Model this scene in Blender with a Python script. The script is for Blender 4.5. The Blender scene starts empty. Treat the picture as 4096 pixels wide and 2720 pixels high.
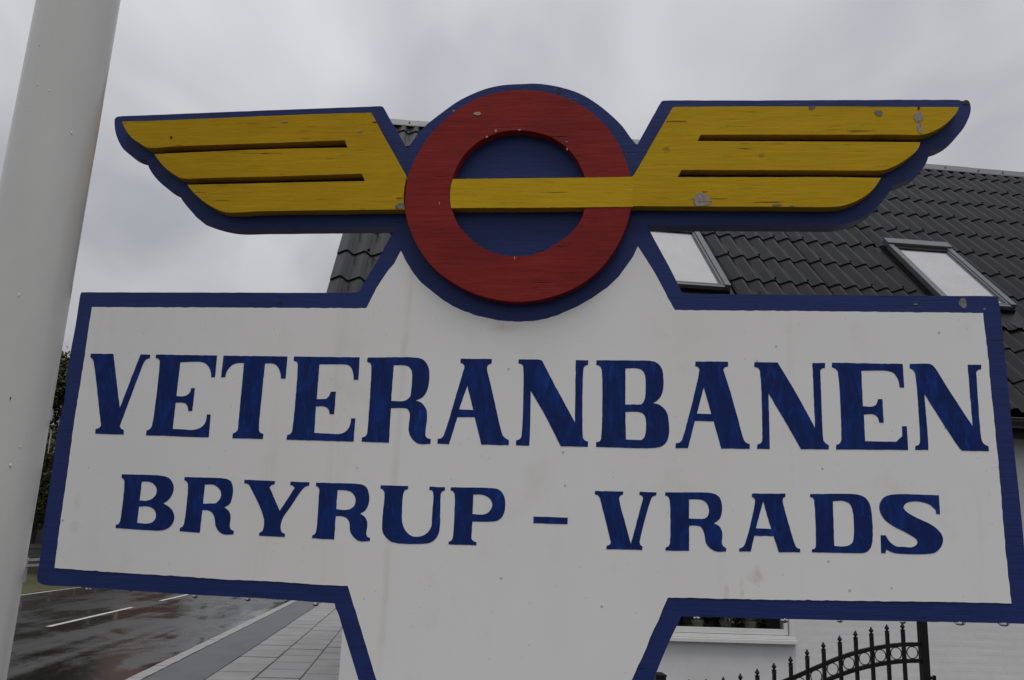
import bpy, bmesh, math, random
from mathutils import Vector, Matrix
from mathutils.geometry import tessellate_polygon
random.seed(7)
S = bpy.context.scene
COL = S.collection
R = math.radians

# ------------------------------------------------------------------ camera
CAM = Vector((0, 0, 1.6)); FPX = 3562.0
A, P, RO = R(5.75), R(13.05), R(2.2)
fw = Vector((math.sin(A)*math.cos(P), math.cos(A)*math.cos(P), math.sin(P)))
r0 = Vector((math.cos(A), -math.sin(A), 0)); u0 = r0.cross(fw)
rt = r0*math.cos(RO) + u0*math.sin(RO); up = -r0*math.sin(RO) + u0*math.cos(RO)
cd = bpy.data.cameras.new('camera'); cam = bpy.data.objects.new('camera', cd); COL.objects.link(cam)
M = Matrix.Identity(4)
for i in range(3):
    M[i][0] = rt[i]; M[i][1] = up[i]; M[i][2] = -fw[i]; M[i][3] = CAM[i]
cam.matrix_world = M
cd.sensor_width = 36; cd.lens = 36*FPX/4096; cd.clip_start = .05; cd.clip_end = 2000
S.camera = cam

# ------------------------------------------------------------------ sky, sun, exposure
SUN_EL, SUN_AZ = R(72), R(172)           # azimuth clockwise from +Y
w = bpy.data.worlds.new('World'); S.world = w; w.use_nodes = True
nt = w.node_tree; N = nt.nodes; Lk = nt.links
for n in list(N): N.remove(n)
out = N.new('ShaderNodeOutputWorld'); bg = N.new('ShaderNodeBackground'); bg.inputs[1].default_value = .1
sky = N.new('ShaderNodeTexSky'); sky.sky_type = 'NISHITA'; sky.sun_disc = False
sky.sun_elevation = SUN_EL; sky.sun_rotation = SUN_AZ
tc = N.new('ShaderNodeTexCoord'); sep = N.new('ShaderNodeSeparateXYZ'); Lk.new(tc.outputs['Generated'], sep.inputs[0])
def wm(op, a, b=None, c=None):
    n = N.new('ShaderNodeMath'); n.operation = op
    for i, v in enumerate((a, b, c)):
        if v is None: continue
        if isinstance(v, (int, float)): n.inputs[i].default_value = v
        else: Lk.new(v, n.inputs[i])
    return n.outputs[0]
zc = wm('MAXIMUM', sep.outputs[2], 0.0)
den = wm('ADD', zc, .22)
cmb = N.new('ShaderNodeCombineXYZ'); Lk.new(wm('DIVIDE', sep.outputs[0], den), cmb.inputs[0]); Lk.new(wm('DIVIDE', sep.outputs[1], den), cmb.inputs[1])
mp = N.new('ShaderNodeMapping'); mp.inputs['Rotation'].default_value = (0, 0, R(35)); mp.inputs['Scale'].default_value = (1.5, .8, 1); Lk.new(cmb.outputs[0], mp.inputs[0])
nz = N.new('ShaderNodeTexNoise'); nz.inputs['Scale'].default_value = 1.8; nz.inputs['Detail'].default_value = 3.5; nz.inputs['Roughness'].default_value = .52; nz.inputs['Distortion'].default_value = .35
Lk.new(mp.outputs[0], nz.inputs['Vector'])
cr = N.new('ShaderNodeValToRGB'); Lk.new(nz.outputs[0], cr.inputs[0])
cr.color_ramp.elements[0].position = .34; cr.color_ramp.elements[0].color = (.412, .416, .45, 1)
cr.color_ramp.elements[1].position = .66; cr.color_ramp.elements[1].color = (.602, .602, .618, 1)
# overcast gradient (brighter towards the zenith) and the thin bright spot in the cloud
grad = wm('MULTIPLY_ADD', sep.outputs[2], .85, .70)
gm = wm('ADD', grad, wm('MULTIPLY', wm('POWER', zc, 4.0), .25)); gm = wm('MINIMUM', gm, 2.6); gm = wm('MAXIMUM', gm, .8)
vd = N.new('ShaderNodeVectorMath'); vd.operation = 'DOT_PRODUCT'; Lk.new(tc.outputs['Generated'], vd.inputs[0])
spot = (fw + rt*((1385-2048)/FPX) - up*((270-1360)/FPX)).normalized(); vd.inputs[1].default_value = spot
s1 = wm('POWER', wm('MAXIMUM', vd.outputs['Value'], 0.0), 900.0); s2 = wm('POWER', wm('MAXIMUM', vd.outputs['Value'], 0.0), 45.0)
gl = wm('ADD', wm('MULTIPLY', s1, .16), wm('MULTIPLY', s2, .14))
gain = wm('MULTIPLY', wm('ADD', gm, gl), 9.4)
sc = N.new('ShaderNodeVectorMath'); sc.operation = 'SCALE'; Lk.new(cr.outputs[0], sc.inputs[0]); Lk.new(gain, sc.inputs['Scale'])
mx = N.new('ShaderNodeMix'); mx.data_type = 'RGBA'; mx.inputs[0].default_value = .94
Lk.new(sky.outputs[0], mx.inputs[6]); Lk.new(sc.outputs[0], mx.inputs[7])
Lk.new(mx.outputs[2], bg.inputs[0]); Lk.new(bg.outputs[0], out.inputs[0])
sl = bpy.data.lights.new('sun', 'SUN'); sl.energy = 1.4; sl.angle = R(30); sl.color = (1, .97, .93)
so = bpy.data.objects.new('sun', sl); COL.objects.link(so)
sd = Vector((math.sin(SUN_AZ)*math.cos(SUN_EL), math.cos(SUN_AZ)*math.cos(SUN_EL), math.sin(SUN_EL)))
so.rotation_euler = sd.to_track_quat('Z', 'Y').to_euler(); so.location = (0, -5, 20)
S.view_settings.view_transform = 'Standard'; S.view_settings.look = 'None'
S.view_settings.exposure = .06; S.view_settings.gamma = 1; S.view_settings.use_curve_mapping = False
S.cycles.max_bounces = 8; S.cycles.transparent_max_bounces = 12

# ------------------------------------------------------------------ helpers
def tag(o, label=None, cat=None, group=None, kind=None):
    if label: o['label'] = label
    if cat: o['category'] = cat
    if group: o['group'] = group
    if kind: o['kind'] = kind
    return o
def empty(name, loc, label, cat, rz=0, group=None):
    o = bpy.data.objects.new(name, None); COL.objects.link(o); o.location = loc; o.rotation_euler = (0, 0, rz)
    o.empty_display_size = .2
    return tag(o, label, cat, group)
def link(name, me, parent=None, mat=None, smooth=False, local=True):
    if mat is not None and not me.materials: me.materials.append(mat)
    if smooth:
        for p in me.polygons: p.use_smooth = True
    o = bpy.data.objects.new(name, me); COL.objects.link(o)
    if parent is not None:
        o.parent = parent
        if not local: o.matrix_parent_inverse = world(parent).inverted()
    return o
def world(o):
    m = Matrix.LocRotScale(o.location, o.rotation_euler, o.scale)
    return (world(o.parent) @ o.matrix_parent_inverse @ m) if o.parent else m
class MB:
    """collects boxes, bars, tubes and loose faces into one mesh"""
    def __init__(s): s.v = []; s.f = []
    def quad(s, *p): b = len(s.v); s.v += [tuple(q) for q in p]; s.f.append(tuple(range(b, b+len(p)))); return s
    def box(s, x0, x1, y0, y1, z0, z1, T=None):
        b = len(s.v)
        for z in (z0, z1):
            for x, y in ((x0, y0), (x1, y0), (x1, y1), (x0, y1)):
                p = Vector((x, y, z)); s.v.append(tuple(T(*p) if T else p))
        for f in ((0, 3, 2, 1), (4, 5, 6, 7), (0, 1, 5, 4), (1, 2, 6, 5), (2, 3, 7, 6), (3, 0, 4, 7)): s.f.append(tuple(b+i for i in f))
        return s
    def tube(s, pts, r, n=8, cap=True, ell=1.0):
        pts = [Vector(p) for p in pts]; b = len(s.v); rr = r if isinstance(r, (list, tuple)) else [r]*len(pts)
        for i, p in enumerate(pts):
            d = (pts[min(i+1, len(pts)-1)] - pts[max(i-1, 0)]).normalized()
            a = d.cross(Vector((0, 1, 0)) if abs(d.y) < .9 else Vector((1, 0, 0))).normalized(); c = d.cross(a)
            for k in range(n):
                t = 2*math.pi*k/n; s.v.append(tuple(p + a*math.cos(t)*rr[i] + c*math.sin(t)*rr[i]*ell))
        for i in range(len(pts)-1):
            for k in range(n):
                s.f.append((b+i*n+k, b+i*n+(k+1) % n, b+(i+1)*n+(k+1) % n, b+(i+1)*n+k))
        if cap:
            s.f.append(tuple(b+k for k in reversed(range(n)))); e = b+(len(pts)-1)*n; s.f.append(tuple(e+k for k in range(n)))
        return s
    def lathe(s, c, prof, n=10):
        b = len(s.v)
        for r, z in prof:
            for k in range(n):
                t = 2*math.pi*(k+.5)/n; s.v.append((c[0]+r*math.cos(t), c[1]+r*math.sin(t), c[2]+z))
        for i in range(len(prof)-1):
            for k in range(n): s.f.append((b+i*n+k, b+i*n+(k+1) % n, b+(i+1)*n+(k+1) % n, b+(i+1)*n+k))
        s.f.append(tuple(b+k for k in reversed(range(n)))); e = b+(len(prof)-1)*n; s.f.append(tuple(e+k for k in range(n)))
        return s
    def mesh(s, name):
        me = bpy.data.meshes.new(name); me.from_pydata(s.v, [], s.f); me.update()
        bm = bmesh.new(); bm.from_mesh(me); bmesh.ops.recalc_face_normals(bm, faces=bm.faces); bm.to_mesh(me); bm.free()
        return me
    def build(s, name, mat, parent=None, smooth=False, bevel=0):
        o = link(name, s.mesh(name), parent, mat, smooth)
        if bevel: bev(o, bevel)
        return o
def bev(o, wd, seg=2, ang=30):
    m = o.modifiers.new('bevel', 'BEVEL'); m.width = wd; m.segments = seg; m.limit_method = 'ANGLE'; m.angle_limit = R(ang)
    return o
def circle(cx, cy, r, n):
    return [(cx+r*math.cos(2*math.pi*k/n), cy+r*math.sin(2*math.pi*k/n)) for k in range(n)]

# ------------------------------------------------------------------ materials
def mat(name, col, rough=.6, col2=None, scale=(3, 3, 3), amt=1.0, lo=.35, hi=.65, detail=6, bump=0, bscale=None, spec=.5, metal=0, rough2=None, coat=0, extra=None, dist=0, wpos=False):
    m = bpy.data.materials.new(name); m.use_nodes = True
    nt = m.node_tree; b = nt.nodes['Principled BSDF']; lk = nt.links.new
    b.inputs['Roughness'].default_value = rough; b.inputs['Specular IOR Level'].default_value = spec; b.inputs['Metallic'].default_value = metal
    b.inputs['Coat Weight'].default_value = coat; b.inputs['Coat Roughness'].default_value = .08
    tcn = nt.nodes.new('ShaderNodeTexCoord'); gpos = nt.nodes.new('ShaderNodeNewGeometry')
    def noise(sc, det=detail, ro=.6, ds=0):
        mpn = nt.nodes.new('ShaderNodeMapping'); mpn.inputs['Scale'].default_value = sc; lk(gpos.outputs['Position'] if wpos else tcn.outputs['Object'], mpn.inputs[0])
        n = nt.nodes.new('ShaderNodeTexNoise'); n.inputs['Scale'].default_value = 1; n.inputs['Detail'].default_value = det; n.inputs['Roughness'].default_value = ro; n.inputs['Distortion'].default_value = ds
        lk(mpn.outputs[0], n.inputs['Vector']); return n.outputs[0]
    def ramp(src, l, h, c0, c1):
        r = nt.nodes.new('ShaderNodeValToRGB'); lk(src, r.inputs[0]); e = r.color_ramp.elements
        e[0].position = l; e[1].position = h; e[0].color = (*c0, 1) if len(c0) == 3 else c0; e[1].color = (*c1, 1) if len(c1) == 3 else c1
        return r.outputs[0]
    def mixc(f, a, c, mode='MIX'):
        x = nt.nodes.new('ShaderNodeMix'); x.data_type = 'RGBA'; x.blend_type = mode
        for i, v in ((0, f), (6, a), (7, c)):
            if isinstance(v, (int, float)): x.inputs[i].default_value = v
            elif isinstance(v, tuple): x.inputs[i].default_value = (*v, 1)
            else: lk(v, x.inputs[i])
        return x.outputs[2]
    m['x'] = 0
    base = None
    if col2:
        src = noise(scale, ds=dist); base = ramp(src, lo, hi, col, col2)
        if rough2 is not None:
            rr = ramp(src, lo, hi, (rough,)*3, (rough2,)*3); lk(rr, b.inputs['Roughness'])
    else: b.inputs['Base Color'].default_value = (*col, 1)
    if extra: base = extra(nt, noise, ramp, mixc, base if base else col, b, tcn)
    if base is not None and not isinstance(base, tuple): lk(base, b.inputs['Base Color'])
    if bump:
        bn = nt.nodes.new('ShaderNodeBump'); bn.inputs['Strength'].default_value = bump; bn.inputs['Distance'].default_value = .002
        lk(noise(bscale or scale, 5), bn.inputs['Height']); lk(bn.outputs[0], b.inputs['Normal'])
    return m
def grain_paint(name, col, dark, rough, knots=(), crack=(.06, .04, .01), spec=.5, seed=0.0, fade=None):
    """painted softwood: long grain lines, fine cracks that follow the grain, rings round the knots"""
    def ex(nt, noise, ramp, mixc, base, b, tcn):
        lk = nt.links.new
        g = ramp(noise((5+seed, 3, 70), 7, .7, .3), .40, .75, (0, 0, 0), (.75,)*3)
        c = mixc(g, base if not isinstance(base, tuple) else col, dark)
        c = mixc(ramp(noise((3.5, 2.5, 8), 5, .6, .5), .45, .75, (0, 0, 0), (.9,)*3), c, dark)
        c = mixc(ramp(noise((14+seed, 3, 160), 3, .5), .63, .70, (0, 0, 0), (.5,)*3), c, tuple(.55*q for q in dark))
        n1 = noise((6.1+seed, 2, 150), 3, .5, .3); n2 = noise((5, 3, 9+seed), 3)
        k1 = ramp(n1,     .64, .665, (0, 0, 0), (1, 1, 1)); k2 = ramp(n2, .52, .6, (0, 0, 0), (.85,)*3)
        mm = nt.nodes.new('ShaderNodeMath'); mm.operation = 'MULTIPLY'; lk(k1, mm.inputs[0]); lk(k2, mm.inputs[1])
        c = mixc(mm.outputs[0], c, crack)
        for kx, kz, kr in knots:
            vm = nt.nodes.new('ShaderNodeVectorMath'); vm.operation = 'DISTANCE'
            mp_ = nt.nodes.new('ShaderNodeMapping'); mp_.inputs['Scale'].default_value = (1, 0, 1.15); lk(tcn.outputs['Object'], mp_.inputs[0]); lk(mp_.outputs[0], vm.inputs[0])
            vm.inputs[1].default_value = (kx/1000, 0, kz/1000*1.15)
            sn = nt.nodes.new('ShaderNodeMath'); sn.operation = 'MULTIPLY_ADD'; lk(noise((40, 1, 40), 3), sn.inputs[0]); sn.inputs[1].default_value = .012; lk(vm.outputs['Value'], sn.inputs[2])
            ring = ramp(sn.outputs[0], kr/1000*.75, kr/1000*1.25, (.75,)*3, (0, 0, 0))
            pat = ramp(noise((90, 1, 130), 3), .36, .5, (0, 0, 0), (1, 1, 1))
            m2 = nt.nodes.new('ShaderNodeMath'); m2.operation = 'MULTIPLY'; lk(ring, m2.inputs[0]); lk(pat, m2.inputs[1])
            c = mixc(m2.outputs[0], c, tuple(.45*a+.02 for a in dark))
        bn = nt.nodes.new('ShaderNodeBump'); bn.inputs['Strength'].default_value = .45; bn.inputs['Distance'].default_value = .002
        ad = nt.nodes.new('ShaderNodeMath'); ad.operation = 'MULTIPLY_ADD'; lk(mm.outputs[0], ad.inputs[0]); ad.inputs[1].default_value = -.8; lk(noise((9+seed, 6, 110), 6, .65), ad.inputs[2])
        lk(ad.outputs[0], bn.inputs['Height']); lk(bn.outputs[0], b.inputs['Normal'])
        return c
    return mat(name, col, rough, spec=spec, extra=ex)
def white_board_extra(nt, noise, ramp, mixc, base, b, tcn):
    lk = nt.links.new
    c = mixc(ramp(noise((1.6, 1, 1.1), 4), .4, .7, (0, 0, 0), (.6,)*3), base, (.70, .685, .655))
    c = mixc(ramp(noise((14, 1, .7), 3), .62, .74, (0, 0, 0), (.30,)*3), c, (.55, .53, .47))      # faint rain streaks
    c = mixc(ramp(noise((5.5, 1, 3.1), 2), .70, .80, (0, 0, 0), (.25,)*3), c, (.55, .47, .33))      # yellowish dribbles
    sx = nt.nodes.new('ShaderNodeSeparateXYZ'); lk(tcn.outputs['Object'], sx.inputs[0])
    def mth(op, *a):
        n = nt.nodes.new('ShaderNodeMath'); n.operation = op
        for i, v in enumerate(a):
            if isinstance(v, (int, float)): n.inputs[i].default_value = v
            else: lk(v, n.inputs[i])
        return n.outputs[0]
    (xa, za), (xb, zb) = DATA['streak']; k = (xb-xa)/(zb-za)
    dx = mth('ABSOLUTE', mth('ADD', mth('SUBTRACT', sx.outputs[0], mth('MULTIPLY_ADD', sx.outputs[2], k, (xa-k*za)/1000)), mth('MULTIPLY_ADD', noise((3, 1, 14), 3), .016, -.008)))
    c = mixc(mth('MULTIPLY', ramp(dx, .002, .010, (.24,)*3, (0, 0, 0)), ramp(noise((1, 1, 9), 3), .35, .6, (.2,)*3, (1, 1, 1))), c, (.42, .39, .31))
    for lst, colr, al in ((DATA['stains'], (.50, .40, .24), .40), (DATA['smudge'], (.38, .37, .35), .30)):
        for x0, z0, rx, rz in lst:
            e = mth('ADD', mth('POWER', mth('MULTIPLY', mth('SUBTRACT', sx.outputs[0], x0/1000), 1000/rx), 2.0), mth('POWER', mth('MULTIPLY', mth('SUBTRACT', sx.outputs[2], z0/1000), 1000/rz), 2.0))
            c = mixc(mth('MULTIPLY', ramp(e, .1, 1.3, (al,)*3, (0, 0, 0)), ramp(noise((60, 1, 40), 3), .35, .65, (.2,)*3, (1, 1, 1))), c, colr)
    c = mixc(ramp(noise((7, 1, 5), 5, .65), .55, .75, (0, 0, 0), (.35,)*3), c, (.60, .585, .55))
    for s, th, v in ((24, .045, .55), (60, .055, .35), (9, .022, .75)):
        vo = nt.nodes.new('ShaderNodeTexVoronoi'); mpn = nt.nodes.new('ShaderNodeMapping'); mpn.inputs['Scale'].default_value = (s, 1, s*.9); mpn.inputs['Location'].default_value = (s*.37, 0, 1.3)
        lk(tcn.outputs['Object'], mpn.inputs[0]); lk(mpn.outputs[0], vo.inputs['Vector']); vo.inputs['Scale'].default_value = 1
        d = ramp(vo.outputs['Distance'], th, th*1.9, (v,)*3, (0, 0, 0))
        sp = nt.nodes.new('ShaderNodeSeparateColor'); lk(vo.outputs['Color'], sp.inputs[0])
        k = ramp(sp.outputs[0], .72, .76, (0, 0, 0), (1, 1, 1))
        x = nt.nodes.new('ShaderNodeMath'); x.operation = 'MULTIPLY'; lk(d, x.inputs[0]); lk(k, x.inputs[1])
        c = mixc(x.outputs[0], c, (.20, .18, .15))
    return c
def brush_extra(hi):
    def ex(nt, noise, ramp, mixc, base, b, tcn):
        c = mixc(ramp(noise((42, 1, 13), 5, .65, .7), .47, .70, (0, 0, 0), (.6,)*3), base, hi)
        return mixc(ramp(noise((110, 1, 26), 4, .6, 1), .58, .70, (0, 0, 0), (.4,)*3), c, tuple(min(1, 1.5*h) for h in hi))
    return ex
def wet_road_extra(nt, noise, ramp, mixc, base, b, tcn):
    lk = nt.links.new
    w1 = noise((.45, .30, 1), 6, .65, .5); w2 = noise((2.1, .05, 1), 4)
    ad = nt.nodes.new('ShaderNodeMath'); ad.operation = 'MULTIPLY_ADD'; lk(w2, ad.inputs[0]); ad.inputs[1].default_value = .55; lk(w1, ad.inputs[2])
    wet = ramp(ad.outputs[0], .70, .86, (0, 0, 0), (1, 1, 1))
    sx = nt.nodes.new('ShaderNodeSeparateXYZ'); lk(tcn.outputs['Object'], sx.inputs[0])
    ga = nt.nodes.new('ShaderNodeMath'); ga.operation = 'MULTIPLY_ADD'; lk(noise((.5, .35, 1), 3), ga.inputs[0]); ga.inputs[1].default_value = 1.5; lk(sx.outputs[0], ga.inputs[2])
    gut = nt.nodes.new('ShaderNodeMapRange'); lk(ga.outputs[0], gut.inputs[0]); gut.inputs[1].default_value = -2.85; gut.inputs[2].default_value = -2.65   # puddles along the kerb
    mxm = nt.nodes.new('ShaderNodeMath'); mxm.operation = 'MAXIMUM'; lk(wet, mxm.inputs[0]); lk(gut.outputs[0], mxm.inputs[1])
    rr = nt.nodes.new('ShaderNodeMapRange'); lk(mxm.outputs[0], rr.inputs[0]); rr.inputs[3].default_value = .40; rr.inputs[4].default_value = .13
    pd = nt.nodes.new('ShaderNodeMath'); pd.operation = 'MULTIPLY_ADD'; lk(gut.outputs[0], pd.inputs[0]); pd.inputs[1].default_value = -.04; lk(rr.outputs[0], pd.inputs[2]); lk(pd.outputs[0], b.inputs['Roughness'])
    bn = nt.nodes.new('ShaderNodeBump'); bn.inputs['Distance'].default_value = .004
    st = nt.nodes.new('ShaderNodeMapRange'); lk(mxm.outputs[0], st.inputs[0]); st.inputs[3].default_value = .8; st.inputs[4].default_value = .03; lk(st.outputs[0], bn.inputs['Strength'])
    lk(noise((60, 60, 60), 3), bn.inputs['Height']); lk(bn.outputs[0], b.inputs['Normal'])
    c = mixc(mxm.outputs[0], (.030, .0295, .029), (.013, .0125, .012))
    return mixc(ramp(noise((25, 25, 1), 3), .5, .7, (0, 0, 0), (.5,)*3), c, (.040, .039, .037))
def leaf_extra(a, c2):
    def ex(nt, noise, ramp, mixc, base, b, tcn):
        oi = nt.nodes.new('ShaderNodeNewGeometry')
        return ramp(oi.outputs['Random Per Island'], 0, 1, a, c2)
    return ex
def pane_mat(name, tint=(1, 1, 1), refl=1.5):
    m = bpy.data.materials.new(name); m.use_nodes = True; nt = m.node_tree; nt.nodes.remove(nt.nodes['Principled BSDF'])
    o = nt.nodes['Material Output']; t = nt.nodes.new('ShaderNodeBsdfTransparent'); t.inputs[0].default_value = (*tint, 1)
    g = nt.nodes.new('ShaderNodeBsdfGlossy'); g.inputs['Roughness'].default_value = .01
    f = nt.nodes.new('ShaderNodeFresnel'); f.inputs[0].default_value = refl; x = nt.nodes.new('ShaderNodeMixShader')
    ge = nt.nodes.new('ShaderNodeNewGeometry'); fm = nt.nodes.new('ShaderNodeMath'); fm.operation = 'SUBTRACT'; fm.use_clamp = True; nt.links.new(f.outputs[0], fm.inputs[0]); nt.links.new(ge.outputs['Backfacing'], fm.inputs[1]); nt.links.new(fm.outputs[0], x.inputs[0]); nt.links.new(t.outputs[0], x.inputs[1]); nt.links.new(g.outputs[0], x.inputs[2]); nt.links.new(x.outputs[0], o.inputs[0])
    return m
def water_mat(name):
    m = bpy.data.materials.new(name); m.use_nodes = True; b = m.node_tree.nodes['Principled BSDF']
    b.inputs['Base Color'].default_value = (1, 1, 1, 1); b.inputs['Transmission Weight'].default_value = 1; b.inputs['IOR'].default_value = 1.33; b.inputs['Roughness'].default_value = 0
    return m

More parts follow.
